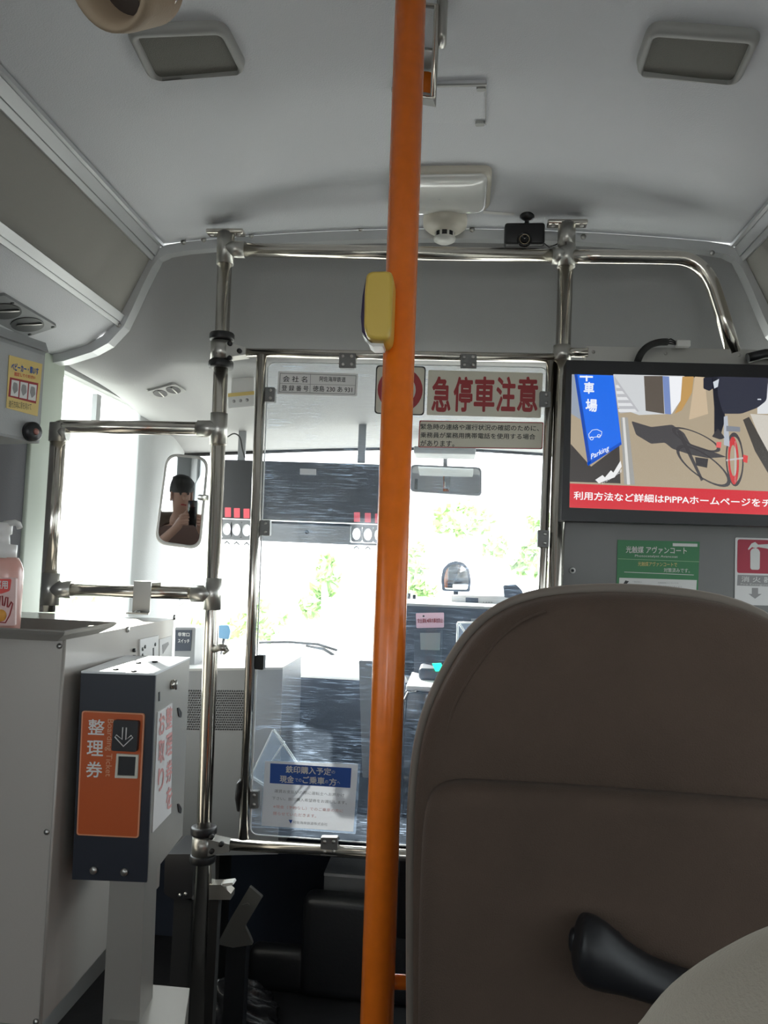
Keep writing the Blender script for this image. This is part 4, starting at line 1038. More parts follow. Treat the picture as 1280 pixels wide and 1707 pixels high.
# room lamp
b, p = cboard(735, 312)
t = thing('ceiling_light', 'white rectangular ceiling light with a glossy lens above the partition', 'light', p)
oq = [(650, 278), (812, 275), (822, 282), (816, 352), (700, 356), (648, 352)]
oq = [(652, 276), (821, 273), (816, 341), (646, 346)]
mb = MB(); po = roundpoly([V((*q, 0)) for q in oq], 14, 6); A = [b.pt(q.x, q.y) for q in po]; cc = sum(A, V()) / len(A)
mb.grid([[q - b.n * .004 for q in A], [q + b.n * .012 for q in A], [q.lerp(cc, .03) + b.n * .015 for q in A], [q.lerp(cc, .10) + b.n * .016 for q in A]], True, True).build('base', M['cream'], t)
A2 = [q.lerp(cc, .08) for q in A]
mb = MB(); mb.grid([[q.lerp(cc, k) + b.n * h for q in A2] for k, h in ((0, .012), (.0, .018), (.03, .023), (.10, .026), (.35, .028), (.7, .029), (.98, .029))], True, True).build('lens', M['clear_white'], t)
ll = bpy.data.lights.new('lamp_off', 'POINT'); bpy.data.lights.remove(ll)

# smoke detector
b, p = cboard(742, 366)
c = cboard(742, 364)[1]; YD = c.y
t = thing('smoke_detector', 'small round cream detector on the ceiling beneath the light', 'detector', c)
rr = (P(780, 380, YD) - P(706, 380, YD)).length / 2
MB().lathe(c, (0, 0, -1), [(0, -.012), (rr * .97, -.012), (rr, .006), (rr * .98, .018), (rr * .80, .026), (rr * .48, .034), (rr * .45, .034)], 36).build('base', M['cream'], t)
MB().lathe(c, (0, 0, -1), [(rr * .42, .030), (rr * .42, .046), (0, .046)], 28).build('sensing_chamber', M['black'], t)
mb = MB()
for k in range(8):
    a = 2 * PI * (k + .5) / 8; d0 = V((math.cos(a), math.sin(a), 0)); e0 = V((-d0.y, d0.x, 0))
    q0 = c + d0 * rr * .44 + V((0, 0, -.033)); mb.prism([q0 - e0 * .0025, q0 + e0 * .0025, q0 + e0 * .0025 - d0 * .003, q0 - e0 * .0025 - d0 * .003], [p_ + V((0, 0, -.014)) for p_ in (q0 - e0 * .0025, q0 + e0 * .0025, q0 + e0 * .0025 - d0 * .003, q0 - e0 * .0025 - d0 * .003)])
mb.build('cage', M['white_plastic'], t)
MB().lathe(c, (0, 0, -1), [(0, .045), (rr * .50, .045), (rr * .48, .050), (rr * .3, .055), (0, .056)], 28).build('cap', M['white_plastic'], t)

# dash camera on the ceiling
Yd = cboard(873, 361)[1].y
t = thing('dash_camera', 'black dash camera hanging from the ceiling beside the right post', 'camera', P(873, 362, Yd))
c = P(873, 391, Yd)
lo_, hi_ = P(840, 410, Yd), P(908, 374, Yd)
MB().rbox((lo_.x, Yd - .012, lo_.z), (hi_.x, Yd + .016, hi_.z), .006, 3).build('body', M['black'], t)
lz = P(874, 400, Yd - .012)
MB().lathe(lz, (0, -1, 0), [(.016, 0), (.015, .004), (.011, .005), (.010, .002), (0, .001)], 24).build('lens_ring', M['black_gloss'], t)
MB().lathe(lz, (0, -1, 0), [(.0115, .0045), (.0105, .0055), (.0095, .0045)], 24).build('lens_trim', mat('bronze_ring', (.30, .25, .17), .3, .9), t)
mt = P(878, 372, Yd); ct = ceil_z(mt.x, Yd)
MB().lathe((mt.x, Yd, ct), (0, 0, -1), [(0, -.008), (.016, -.008), (.016, .004), (.008, .008), (.005, .010), (.005, ct - hi_.z), (0, ct - hi_.z)], 20).build('mount', M['black'], t)
MB().tube([P(906, 405, Yd + .0), P(915, 412, Yd + .01), P(926, 408, Yd + .03), P(938, 402, Yd + .033)], .0013, 6).build('cable', M['rubber'], t)
b, p = cboard(830, 354)
b.axes((805, 352), (858, 358), (803, 362))
t = thing('ceiling_label', 'tiny strip label on the ceiling between light and dash camera', 'label', p)
b.slab(MB(), [(806, 351), (858, 355), (857, 359), (805, 355)], .0005, .0012).build('strip', M['sticker_white'], t)

# mirror hung below the ceiling behind the stanchion
t = thing('ceiling_mirror', 'chrome edged ceiling mirror seen edge on behind the orange pole', 'mirror', P(735, 15, 1.0))
YMm = 1.02
fq = [(708, 4), (729, 16), (721, 160), (709, 166), (703, 150)]
m0 = [P(x, y, YMm) for x, y in ((690, 6), (728, 10), (721, 163), (692, 158))]
MB().prism(m0, [p + V((.004, .022, 0)) for p in m0]).build('housing', M['speaker_frame'], t)
MB().tube(m0 + [m0[0]], .0038, 10).build('chrome_rim', M['steel'], t)
g0 = [p.lerp(sum(m0, V()) / 4, .08) + V((0, -.001, 0)) for p in m0]
MB().add(g0, [(0, 1, 2, 3)]).build('glass', M['mirror'], t)
MB().rbox(P(727, 62, YMm + .0), P(747, 6, YMm + .03), .006, 2).build('bracket', M['steel_joint'], t)
bm_ = P(737, 14, YMm + .015)
MB().tube([bm_, V((bm_.x, bm_.y, ceil_z(bm_.x, bm_.y)))], .008, 14).build('hanger', M['steel'], t)

# beige fitting in the top left corner
t = thing('grip_ring', 'beige hollow grip ring with a chrome stem hanging at the top left', 'grip', P(210, -40, .62))
Yg = .60
cg = P(182, -36, Yg); axg = V((-.30, -.72, -.60)).normalized()
uu = V((.93, -.30, .0)); uu = (uu - axg * uu.dot(axg)).normalized(); vv_ = axg.cross(uu)
def ell(r1, r2, h): return [cg + axg * h + uu * r1 * math.cos(a) + vv_ * r2 * math.sin(a) for a in [2 * PI * k / 40 for k in range(40)]]
A0 = .0405
mb = MB().grid([ell(A0 * 1.0, A0 * .95, -.05), ell(A0 * 1.04, A0, -.01), ell(A0 * 1.0, A0 * .97, .004), ell(A0 * .90, A0 * .86, .005), ell(A0 * .80, A0 * .74, -.006), ell(A0 * .74, A0 * .68, -.035)], True, True)
mb.build('shell', M['beige'], t)
mb = MB(); mb.add(ell(A0 * .76, A0 * .70, -.026), [tuple(range(40))]); mb.build('inner_disc', mat('dark_brown_core', (.05, .035, .03), .6), t)
st0 = P(273, -4, Yg + .03)
MB().tube([st0 + V((-.02, 0, .0)), st0 + V((.004, 0, .002)), P(287, -16, Yg + .03), V((P(287, -16, Yg + .03).x, Yg + .03, ceil_z(-.25, Yg)))], .010, 16).build('stem', M['steel'], t)

# vents and label on the headliner / duct
def vent(q, bvh, name, lab, blk, dz=.0):
    cx_ = sum(a for a, _ in q) / 4; cy_ = sum(b_ for _, b_ in q) / 4
    b, p = cboard(cx_, cy_, bvh)
    t = thing(name, lab, 'vent', p)
    fr = b.slab(MB(), q, -.004, .006, 6).build('frame', M['speaker_frame'] if not blk else M['grey_box'], t)
    tl, tr, br, bl = [V((*k, 0)) for k in q]
    for s0, s1 in ((.10, .48), (.54, .92)):
        a0 = tl.lerp(tr, s0); a1 = tl.lerp(tr, s1); b0_ = bl.lerp(br, s0); b1_ = bl.lerp(br, s1)
        cc = (a0 + a1 + b0_ + b1_) / 4; ux = ((a1 - a0) + (b1_ - b0_)) / 4; vy = ((b0_ - a0) + (b1_ - a1)) / 4 * .78
        pl = [cc + ux * math.cos(a) + vy * math.sin(a) for a in [2 * PI * k / 24 for k in range(24)]]
        lv = b.slab(MB(), [(k.x, k.y) for k in pl], .006, .0072).build('louvre', M['black'], t)
        mb = MB(); e0 = cc - vy * .8 + ux * .25; e1 = cc + vy * .8 - ux * .05
        mb.tube([b.pt(e0.x, e0.y, .008), b.pt(e1.x, e1.y, .008)], .0018, 8).build('blade', M['steel_joint'], lv)
    return t
duct = MB().grid([[V((x, y, z - .002)) for x, z in VAL[1:]] for y in (YB, YF)], True).bvh()
# vent on the duct: laid out in duct coordinates
pv = PZ(40, 530, 1.69)
hv = duct.ray_cast(CAM, ray(52, 530))
bv = Board(hv[0], hv[1])
nv = bv.n; dy = V((0, 1, 0)); dx = nv.cross(dy).normalized(); dx = dx if dx.x < 0 else -dx
t = thing('air_vent', 'black oval pair air vent under the left overhead duct', 'vent', hv[0])
o0 = bv.pt(95, 541)                                   # far right corner
def dv_(a, b_, h=0): return o0 + dx * a - dy * b_ + nv * h     # a: towards the wall, b: towards the rear
mb = MB(); pl = roundpoly([dv_(0, 0), dv_(.075, .0), dv_(.075, .20), dv_(0, .20)], .008)
mb.prism([p - nv * .003 for p in pl], [p + nv * .006 for p in pl]).build('frame', M['grey_panel'], t)
for b0_ in (.055, .140):
    pl = [dv_(.037 + .030 * math.cos(a), b0_ + .038 * math.sin(a), .006) for a in [2 * PI * k / 28 for k in range(28)]]
    lv = MB().prism(pl, [p + nv * .0015 for p in pl]).build('louvre', M['black'], t)
    MB().tube([dv_(.012, b0_ - .012, .009), dv_(.052, b0_ + .016, .009)], .002, 8).build('blade', M['steel_joint'], lv)
for a, b_ in ((.007, .008), (.06, .008), (.007, .16)): MB().lathe(dv_(a, b_, .006), nv, [(0, 0), (.004, 0), (.003, .0015), (0, .0015)], 10).build('screw', M['black'], t)
vent([(242, 650), (290, 637), (311, 650), (260, 663)], HEAD, 'air_vent', 'pale double air vent in the cab headliner above the left door window', False)
c = P(402, 668, 1.98)
b, t = sign('headliner_sticker', 'white sticker with a yellow strip hanging in the cab between two posts', 'sticker', [(380, 656), (424, 652), (424, 677), (381, 681)], 1.985, M['sticker_white'])
b.slab(MB(), [(380, 656), (424, 652), (424, 658), (380, 662)], .0012, .0017).build('yellow_strip', M['sticker_yellow'], t)
for k, ch in enumerate('ⒶⒷⒸ'):
    b.disc(MB(), 390 + 11 * k, 669 - k, .0045, .0012, .0016, 10).build('symbol', M['ink_grey'], t)
h_ = HEAD.ray_cast(c, V((0, 0, 1)))
top_z = h_[0].z if h_[0] else c.z + .05
MB().box((c.x - .03, 1.986, c.z), (c.x + .03, 1.988, top_z)).build('backing', M['sticker_white'], t)

# ================================================================== DRIVER'S CAB
# dashboard
t = thing('dashboard', 'dark dashboard with a pale sunlit top below the windscreen', 'dashboard', (XC, 2.5, 0))
N = 30; rows_f = []; rows_t = []
for k in range(N + 1):
    x = XL + .02 + (XR - XL - .04) * k / N
    rows_f.append([V((x, 2.47, 0)), V((x, 2.47, .42)), V((x, 2.33, .52)), V((x, 2.33, .80)), V((x, 2.345, .845))])
    ye = max(2.46, yf(x) + .07)
    rows_t.append([V((x, 2.345, .845)), V((x, 2.37, .862)), V((x, 2.42, .868)), V((x, (2.42 + ye) / 2, .868)), V((x, ye, .855)), V((x, ye, .80))])
MB().grid(rows_f).build('front_panel', M['dash'], t)
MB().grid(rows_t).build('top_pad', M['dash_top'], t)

# perforated grey side panel box
Yq = 2.04
t = thing('perforated_panel', 'grey cab panel with rows of small round holes behind the left posts', 'panel', P(380, 1425, Yq))
pB = Board((0, Yq, 0), (0, -1, 0))
q_ = [(286, 1119), (471, 1116), (463, 1424), (276, 1428)]
pB.slab(MB(), q_, -.25, 0).build('box', M['grey_panel'], t)
tp_ = [pB.pt(286, 1119), pB.pt(471, 1116)]
MB().prism([tp_[0], tp_[1], tp_[1] + V((0, .26, 0)), tp_[0] + V((0, .26, 0))], [p + V((0, 0, .006)) for p in (tp_[0], tp_[1], tp_[1] + V((0, .26, 0)), tp_[0] + V((0, .26, 0)))]).build('top_plate', M['dash_top'], t)  # top coloured paler than the box for the sun on it
mb = MB()
for r_ in range(17):
    for c_ in range(30):
        x = 300 + c_ * 3.8 + (1.9 if r_ % 2 else 0); y = 1151 + r_ * 4.0 + (x - 300) * .01
        if x < 413: pB.disc(mb, x, y, .0026, 0, .0006, 6)
mb.build('perforations', M['black'], t)
MB().box((-.70, 2.15, 0), (-.62, 2.27, pB.pt(400, 1426).z + .006)).build('support', M['rubber'], t)
# grey control box on it
t = thing('control_box', 'small grey control box with a dark labelled face behind the cabinet', 'box', P(308, 1118, 2.12))
cB = Board((0, 2.12, 0), (0, -1, 0))
cB.slab(MB(), [(292, 1046), (326, 1046), (323, 1124), (290, 1124)], -.08, 0, 2).build('case', M['grey_panel'], t)
cB.axes((292, 1046), (326, 1047), (290, 1124))
fc = cB.slab(MB(), [(293, 1050), (320, 1050), (318, 1085), (292, 1085)], 0, .001).build('face', M['dash'], t)
text(cB, '非常口', (297, 1054), (316, 1061), M['ink_white'], fc, .0016); text(cB, 'スイッチ', (297, 1065), (316, 1072), M['ink_white'], fc, .0016)

# fare display board under the roof edge
Yf_ = 2.40
t = thing('fare_display', 'wide black fare display board hanging in front of the windscreen', 'display', P(510, 768, Yf_))
fB = Board((0, Yf_, 0), (0, -1, 0)).axes((371, 766), (660, 775), (368, 864))
fB.slab(MB(), [(369, 766), (662, 775), (659, 874), (366, 863)], -.06, 0, 2).build('case', M['black'], t)
fB.slab(MB(), [(500, 781), (527, 782), (527, 792), (500, 791)], 0, .0012).build('small_label', M['ink_grey'], t)
for (x, y) in ((380, 854), (395, 855), (411, 856), (595, 862), (613, 863), (630, 864)):
    fB.slab(MB(), [(x - 5, y - 8), (x + 5, y - 8), (x + 5, y + 8), (x - 5, y + 8)], 0, .0012, 1).build('red_digit', M['led_red'], t)
lB = Board((0, Yf_ - .002, 0), (0, -1, 0))
mb = MB()
lB.slab(mb, [(366, 865), (660, 876), (660, 881), (366, 869)], -.03, .004); lB.slab(mb, [(420, 868), (584, 874), (583, 908), (419, 901)], -.03, .004); lB.slab(mb, [(365, 895), (420, 897), (419, 901), (364, 899)], -.03, .004); lB.slab(mb, [(583, 904), (658, 907), (658, 911), (582, 908)], -.03, .004)
mb.build('lower_bar', M['grey_panel'], t)
for (x, y) in ((378, 882), (394, 883), (411, 884), (594, 890), (613, 891), (631, 892)):
    mb = MB(); sg = lambda v: math.copysign(abs(v) ** .35, v); o = [(x + 9.0 * sg(math.cos(a)), y + 13.5 * sg(math.sin(a))) for a in [2 * PI * k / 20 for k in range(20)]]; i = [(x + 6.5 * math.cos(a), y + 9.8 * math.sin(a)) for a in [2 * PI * k / 20 for k in range(20)]]
    lB.ring(mb, o, i, -.02, .003).build('lamp_ring', M['grey_panel'], t)
    lB.slab(MB(), [(x - 5, y + 23), (x, y + 19), (x + 5, y + 24), (x + 4, y + 26), (x, y + 22), (x - 4, y + 25)], -.006, 0).build('hook', M['grey_panel'], t)
lB.disc(MB(), 512, 887, .006, .004, .008, 14).build('knob', M['black'], t)
for x in (402, 602):
    a = P(x, 772, Yf_ + .03); h_ = HEAD.ray_cast(a, V((0, 0, 1))); zt2 = h_[0].z if h_[0] is not None else a.z + .1
    MB().box((a.x - .012, a.y - .004, a.z), (a.x + .012, a.y + .004, zt2)).build('hanger', M['grey_panel'], t)
cw = thing('hanging_wire', 'thin dark wire looping down to the fare display left end', 'wire', P(392, 722, Yf_))
MB().tube(smooth_resample([P(380, 728, Yf_ + .02), P(390, 721, Yf_), P(401, 727, Yf_), P(403, 745, Yf_), P(408, 763, Yf_ - .0)], 16), .0022, 8).build('wire', M['rubber'], cw)

# interior rear view mirror
Yv = 2.62
t = thing('rear_view_mirror', 'wide rear view mirror hanging from a stem before the windscreen', 'mirror', P(742, 802, Yv))
vB = Board((0, Yv, 0), (0, -1, .06)).axes((684, 776), (803, 780), (684, 824))
q_ = [(684, 774), (803, 779), (803, 827), (683, 819)]
vB.slab(MB(), q_, -.03, 0, 9).build('housing', M['grey_panel'], t)
vB.slab(MB(), [(687, 777), (800, 782), (800, 823), (686, 816)], 0, .0015, 8).build('glass', M['mirror'], t)
s0 = vB.pt(742, 777, -.015); h_ = HEAD.ray_cast(s0, V((0, 0, 1))); zt2 = h_[0].z if h_[0] is not None else s0.z + .15
MB().tube([s0, V((s0.x, s0.y, zt2))], .008, 12).build('stem', M['grey_panel'], t)
t = thing('sun_visor', 'grey folded sun visor at the top of the windscreen above the mirror', 'visor', P(722, 752, 2.55))
vz = [P(690, 748, 2.52), P(795, 751, 2.52), P(786, 758, 2.55), P(694, 757, 2.55)]
MB().rbox((P(690, 750, 2.52).x, 2.50, P(690, 757, 2.52).z), (P(793, 750, 2.52).x, 2.62, P(690, 748, 2.52).z + .006), .004, 2).build('pad', M['grey_box'], t)
h_ = HEAD.ray_cast(V((P(700, 750, 2.52).x, 2.56, 1.5)), V((0, 0, 1)))
if h_[0] is not None: MB().tube([V((P(700, 750, 2.52).x, 2.56, P(700, 750, 2.52).z)), h_[0]], .006, 10).build('pivot', M['black'], t)

# white framed mirror by the door
cm = P(303, 836, 1.80)
t = thing('door_mirror', 'upright rounded interior mirror in a white frame beside the left post', 'mirror', cm)
nm = ((CAM - cm).normalized() + (V((-.02, -.34, 1.20)) - cm).normalized()).normalized()
dB = Board(cm, nm)
oq = [(277, 755), (349, 762), (335, 917), (257, 906)]
po = roundpoly([V((*q, 0)) for q in oq], 22, 7); pi = roundpoly([V((*q, 0)) for q in [(281, 760), (344, 766), (331, 911), (262, 901)]], 19, 7)
A = [dB.pt(q.x, q.y) for q in po]; I = [dB.pt(q.x, q.y) for q in pi]; cc = sum(I, V()) / len(I)
mb = MB(); mb.grid([[q - nm * .02 for q in A], [q + nm * .004 for q in A], [q.lerp(i, .5) + nm * .007 for q, i in zip(A, I)], [q + nm * .003 for q in I]], True, True); mb.add([q - nm * .02 for q in A], [tuple(range(len(A)))])
mb.build('frame', M['white_plastic'], t)
dm = max((q - cc).length for q in I)
MB().grid([[q.lerp(cc, k) + nm * (.003 + .0007 * (1 - ((q - cc).length * (1 - k) / dm) ** 2)) for q in I] for k in [j / 20 for j in range(20)] + [.998]], True, True).build('glass', M['mirror'], t)
ar = dB.pt(338, 830, -.014)
MB().tube([ar, V((ar.x + .0, ar.y - .02, ar.z)), Apt(830) + V((-.01, .012, 0))], .007, 12).build('arm', M['steel_joint'], t)

# fare box with reader, label, screen
Yx = 1.98
fbx0, fbx1 = P(674, 1150, Yx).x, P(674, 1150, Yx).x + .19
ztop = P(700, 1149, Yx).z
t = thing('fare_box', 'black glossy fare box with a bright top beside the orange pole', 'fare box', ((fbx0 + fbx1) / 2, Yx + .12, .26))
MB().rbox((fbx0, Yx, .276), (fbx1, Yx + .26, ztop - .004), .008, 3).build('body', M['black_gloss'], t)
MB().rbox((fbx0 + .004, Yx - .004, ztop - .004), (fbx1, Yx + .25, ztop + .008), .003, 2).build('top_tray', M['sticker_white'], t)  # white colour stands in for sunlight on the fare box top
MB().tube([(fbx0 - .001, Yx - .004, .40), (fbx0 - .001, Yx - .004, ztop - .03), (fbx0 + .01, Yx - .004, ztop - .008), (fbx0 + .03, Yx - .004, ztop - .004)], .003, 8).build('edge_trim', M['steel'], t)
MB().rbox((fbx0 + .03, Yx + .10, ztop + .008), (fbx0 + .13, Yx + .2, ztop + .04), .008, 2).build('card_reader', M['dash'], t)
rB = Board((0, Yx + .0985, 0), (0, -1, 0))
t2 = thing('lamp_button', 'small lit green lamp on the fare box reader', 'lamp', rB.pt(728, 1113))
rB.slab(MB(), [(720, 1106), (735, 1105), (740, 1118), (726, 1119)], .0, .004, 1).build('lens', M['led_green'], t2)
t = thing('display_unit', 'grey backed small display standing behind the fare box', 'display', P(714, 1100, 2.20))
dB2 = Board((0, 2.22, 0), (0, -1, .0))
dB2.slab(MB(), [(690, 1050), (737, 1050), (735, 1125), (690, 1125)], -.015, 0, 2).build('case', M['dash'], t)
dB2.slab(MB(), [(700, 1055), (734, 1055), (733, 1084), (701, 1083)], 0, .001).build('screen', M['grey_panel'], t)
b, t = sign('pink_label', 'pink paper label with red characters on the instrument panel', 'label', [(693, 1022), (740, 1021), (740, 1046), (694, 1047)], 2.275, M['pink'])
text(b, '安全運転◀車内事故防止', (696, 1031), (738, 1038), M['ink_red'], t, .0016, .02)
b.disc(MB(), 706, 1027, .003, .0012, .0016, 8).build('mark', M['ink_black'], t)

# driver's instrument hood
t = thing('instrument_panel', 'dark blue instrument hood with a bright top shelf ahead of the driver', 'instrument panel', (.12, 2.5, .85))
x0, x1 = P(671, 1012, 2.28).x, XR - .05
rws = []
for x in [x0 + (x1 - x0) * k / 12 for k in range(13)]:
    rws.append([V((x, 2.30, .872)), V((x, 2.28, 1.0)), V((x, 2.28, 1.068)), V((x, 2.30, 1.078))])
MB().grid(rws).prism([r[0] for r in (rws[0],)] + [V((x0, 2.60, .872)), V((x0, 2.64, 1.08)), rws[0][3]], [V((x0 + .004, p.y, p.z)) for p in (rws[0][0], V((x0, 2.60, .872)), V((x0, 2.64, 1.08)), rws[0][3])]).build('face', M['dash'], t)
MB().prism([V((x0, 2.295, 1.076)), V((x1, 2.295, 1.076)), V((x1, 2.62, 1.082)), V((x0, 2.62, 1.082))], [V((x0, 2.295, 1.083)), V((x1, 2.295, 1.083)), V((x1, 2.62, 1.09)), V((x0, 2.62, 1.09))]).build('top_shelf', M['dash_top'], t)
iB = Board((0, 2.279, 0), (0, -1, 0))
for k, x in enumerate((785, 806, 826)): iB.slab(MB(), [(x, 1031), (x + 14, 1031), (x + 14, 1037), (x, 1037)], 0, .002, 1).build('switch', M['grey_panel'], t)
kB = Board((0, 2.45, 0), (0, -1, 0))
t = thing('shelf_meter', 'white meter strip with a small dark screen on the instrument shelf', 'meter', P(790, 1008, 2.45))
kB.slab(MB(), [(752, 992), (850, 994), (850, 1014), (752, 1012)], -.04, 0, 2).build('case', M['sticker_white'], t)
kB.slab(MB(), [(776, 996), (797, 997), (797, 1006), (776, 1005)], 0, .001).build('screen', M['dash'], t)
for k in range(4): kB.disc(MB(), 806 + 4.5 * k, 1004, .0016, 0, .001, 8).build('button', M['ink_grey'], t)
t = thing('shelf_sensor', 'black hooded sensor on a thin stem at the instrument shelf right', 'sensor', P(852, 1012, 2.40))
sB = Board((0, 2.40, 0), (0, -1, 0))
sB.slab(MB(), [(839, 976), (860, 974), (870, 984), (873, 994), (866, 999), (841, 996)], -.03, 0, 2).build('hood', M['dash'], t)
MB().tube([P(851, 996, 2.41), P(852, 1014, 2.41)], .006, 10).build('stem', M['black'], t)
for k, (x, lab) in enumerate(((681, 'tiny dark ornament at the far left end of the instrument shelf'), (690, 'tiny dark ornament second from the left on the instrument shelf'))):
    kn = P(x, 1008, 2.45); tag(MB().rbox((kn.x - .005, 2.445, 1.089), (kn.x + .005, 2.455, 1.107 - .004 * k), .002, 2).build('shelf_ornament', M['black'], None, kn), lab, 'ornament')
# clear document frame
t = thing('document_frame', 'clear acrylic stand with white edges between fare box and seat', 'frame', P(792, 1120, 2.12))
aB = Board((0, 2.12, 0), (0, -1, 0))
fr_ = [(763, 1038), (824, 1038), (830, 1120), (760, 1130)]
MB().tube([aB.pt(*q) for q in fr_] + [aB.pt(*fr_[0])], .0030, 8).build('edge', M['pane_edge'], t)
MB().add([aB.pt(*q) for q in fr_], [(0, 1, 2, 3)]).build('sheet', M['clear'], t)
MB().tube([aB.pt(766, 1040, .01), aB.pt(784, 1068, .01)], .0028, 8).tube([aB.pt(822, 1041, .01), aB.pt(794, 1080, .01)], .0045, 8).build('arm', M['pane_edge'], t)

# slab beside the fare box
t = thing('side_console', 'blue grey upright console slab left of the orange pole behind the pane', 'console', P(635, 1290, 2.16))
oB = Board((0, 2.16, 0), (0, -1, 0))
oB.slab(MB(), [(598, 1101), (668, 1104), (672, 1300), (604, 1296)], -.16, 0, 3).build('case', M['grey_panel'], t)
leg0, leg1 = oB.pt(604, 1296), oB.pt(672, 1300)
MB().box((leg0.x + .02, 2.272, .312), (leg1.x - .02, 2.31, leg0.z + .004)).build('foot', M['dash'], t)

# engine cover, platform, small fittings on the dark floor
t = thing('engine_cover', 'low black padded engine cover on the cab floor left of the seat', 'engine cover', (-.1, 2.3, 0))
xa = P(505, 1500, 2.2).x
MB().rbox((xa, 2.185, .0), (.55, 2.262, .274), .028, 5).build('pad', M['vinyl_black'], t)
MB().rbox((xa - .15, 2.20, .0), (xa + .02, 2.262, .12), .028, 5).build('side_pad', M['vinyl_black'], t)
MB().tube([(xa - .14, 2.225, .006), (.55, 2.18, .006)], .008, 8).build('base_strip', M['rubber'], t)
t = thing('step_platform', 'grey step with a bright studded top behind the black engine cover', 'step', (0, 2.44, 0))
xs = P(541, 1450, 2.27).x
MB().box((xs, 2.27, .0), (XR - .03, 2.46, .303)).build('riser', M['grey_panel'], t)
MB().prism([V((xs, 2.262, .303)), V((XR - .03, 2.262, .303)), V((XR - .03, 2.46, .305)), V((xs, 2.46, .305))], [V((xs, 2.262, .311)), V((XR - .03, 2.262, .311)), V((XR - .03, 2.46, .313)), V((xs, 2.46, .313))]).build('tread', M['diamond'], t)
t = thing('hinge_arm', 'shiny slanted metal arm with a button on the dark cab floor', 'bracket', P(380, 1575, 1.95))
ha = [P(x, y, 1.95) for x, y in ((425, 1482), (437, 1497), (395, 1560), (418, 1566), (421, 1573), (380, 1580), (370, 1573))]
hb = Board((0, 1.95, 0), (0, -1, 0))
hb.slab(MB(), [(416, 1478), (437, 1496), (408, 1545), (418, 1566), (421, 1575), (388, 1580), (362, 1574), (385, 1530)], -.012, 0, 2).build('arm', M['steel_joint'], t)
hb.slab(MB(), [(404, 1508), (413, 1505), (417, 1508), (408, 1511)], 0, .003).build('button', M['screw'], t)
base = hb.pt(390, 1577)
MB().box((base.x - .02, 1.951, 0), (base.x + .03, 1.99, base.z)).build('support', M['vinyl_black'], t)
t = thing('bracket_plate', 'pale angled bracket plate beside the left post near the floor', 'bracket', P(360, 1500, 1.75))
hb = Board((0, 1.72, 0), (0, -1, 0))
hb.slab(MB(), [(312, 1476), (368, 1475), (385, 1490), (384, 1500), (312, 1500)], -.03, 0).build('plate', M['steel_joint'], t)
hb.slab(MB(), [(330, 1440), (352, 1440), (352, 1478), (330, 1478)], -.03, -.004).build('arm', M['steel_joint'], t)
base = hb.pt(348, 1500)
MB().box((base.x - .05, 1.725, 0), (base.x + .02, 1.75, base.z)).build('support', M['rubber'], t)
hb.slab(MB(), [(371, 1472), (388, 1470), (390, 1474), (374, 1477)], -.02, .004, 1).build('pin', M['ink_white'], t)
t = thing('black_case', 'black box hanging in the dark gap between cabinet and left post', 'box', P(298, 1500, 1.72))
hb = Board((0, 1.70, 0), (0, -1, 0))
hb.slab(MB(), [(275, 1424), (322, 1424), (320, 1498), (290, 1500), (273, 1490)], -.12, 0, 5).build('case', M['black'], t)
base = hb.pt(300, 1499)
MB().box((base.x - .02, 1.72, 0), (base.x + .02, 1.78, base.z + .004)).build('support', M['rubber'], t)
for k, (x, y) in enumerate(((300, 1492), (309, 1490))): hb.disc(MB(), x, y, .004, 0, .003, 10).build('screw', M['screw'], t)
# crumpled black bag
t = thing('crumpled_bag', 'shiny crumpled black bag on the floor at the bottom centre', 'bag', P(380, 1720, 1.98))
cb_ = P(382, 1715, 2.0); rws = []
rnd = random.Random(3); ph = [(rnd.uniform(3, 9), rnd.uniform(3, 9), rnd.uniform(0, 6)) for _ in range(7)]
for i in range(33):
    th = PI / 2 * i / 32; row = []
    for k in range(64):
        a = 2 * PI * k / 64
        n_ = sum(math.sin(p * a + q * th * 1.7 + r) for p, q, r in [(round(p), q, r) for p, q, r in ph]) / 7
        n_ = .18 * n_ + .10 * abs(math.sin(7 * a + 9 * th)) * math.cos(th)
        r_ = 1 + n_
        row.append(V((cb_.x + .105 * r_ * math.cos(a) * math.cos(th), 2.07 + .06 * r_ * math.sin(a) * math.cos(th), .10 * r_ * math.sin(th))))
    rws.append(row)
MB().grid(rws, True, True).build('bag', mat('shiny_black_film', (.03, .03, .033), .22), t)

# ================================================================== OUTSIDE
t = thing('under_mirror', 'round topped exterior mirror standing on the bus nose', 'mirror', P(760, 1000, 3.15))
uB = Board((0, 3.15, 0), (0, -1, 0))
o = [(737, 985), (735, 965), (738, 948), (748, 938), (760, 935), (772, 938), (782, 948), (785, 968), (783, 987)]
uB.slab(MB(), o, -.03, 0, 4).build('housing', M['dash'], t)
uB.slab(MB(), [(741, 982), (740, 965), (743, 951), (751, 942), (760, 940), (770, 943), (778, 951), (781, 968), (779, 983)], 0, .003, 4).build('glass', M['mirror'], t)
pm = uB.pt(760, 985, -.015)
MB().tube([pm, V((pm.x, pm.y, .70)), V((pm.x, 2.92, .62))], .010, 10).build('stem', M['black'], t)
t = thing('exterior_mirror', 'large exterior side mirror outside the left front pillar', 'mirror', P(244, 1010, 2.75))
xB = Board((0, 2.75, 0), (-.15, -1, 0))
xB.slab(MB(), [(207, 946), (222, 940), (268, 940), (281, 948), (282, 1012), (206, 1014)], -.06, 0, 9).build('housing', M['dash'], t)
xB.slab(MB(), [(210, 950), (222, 945), (266, 945), (277, 951), (278, 1008), (210, 1010)], 0, .003, 7).build('glass', M['mirror'], t)
pm = xB.pt(262, 1000, -.03)
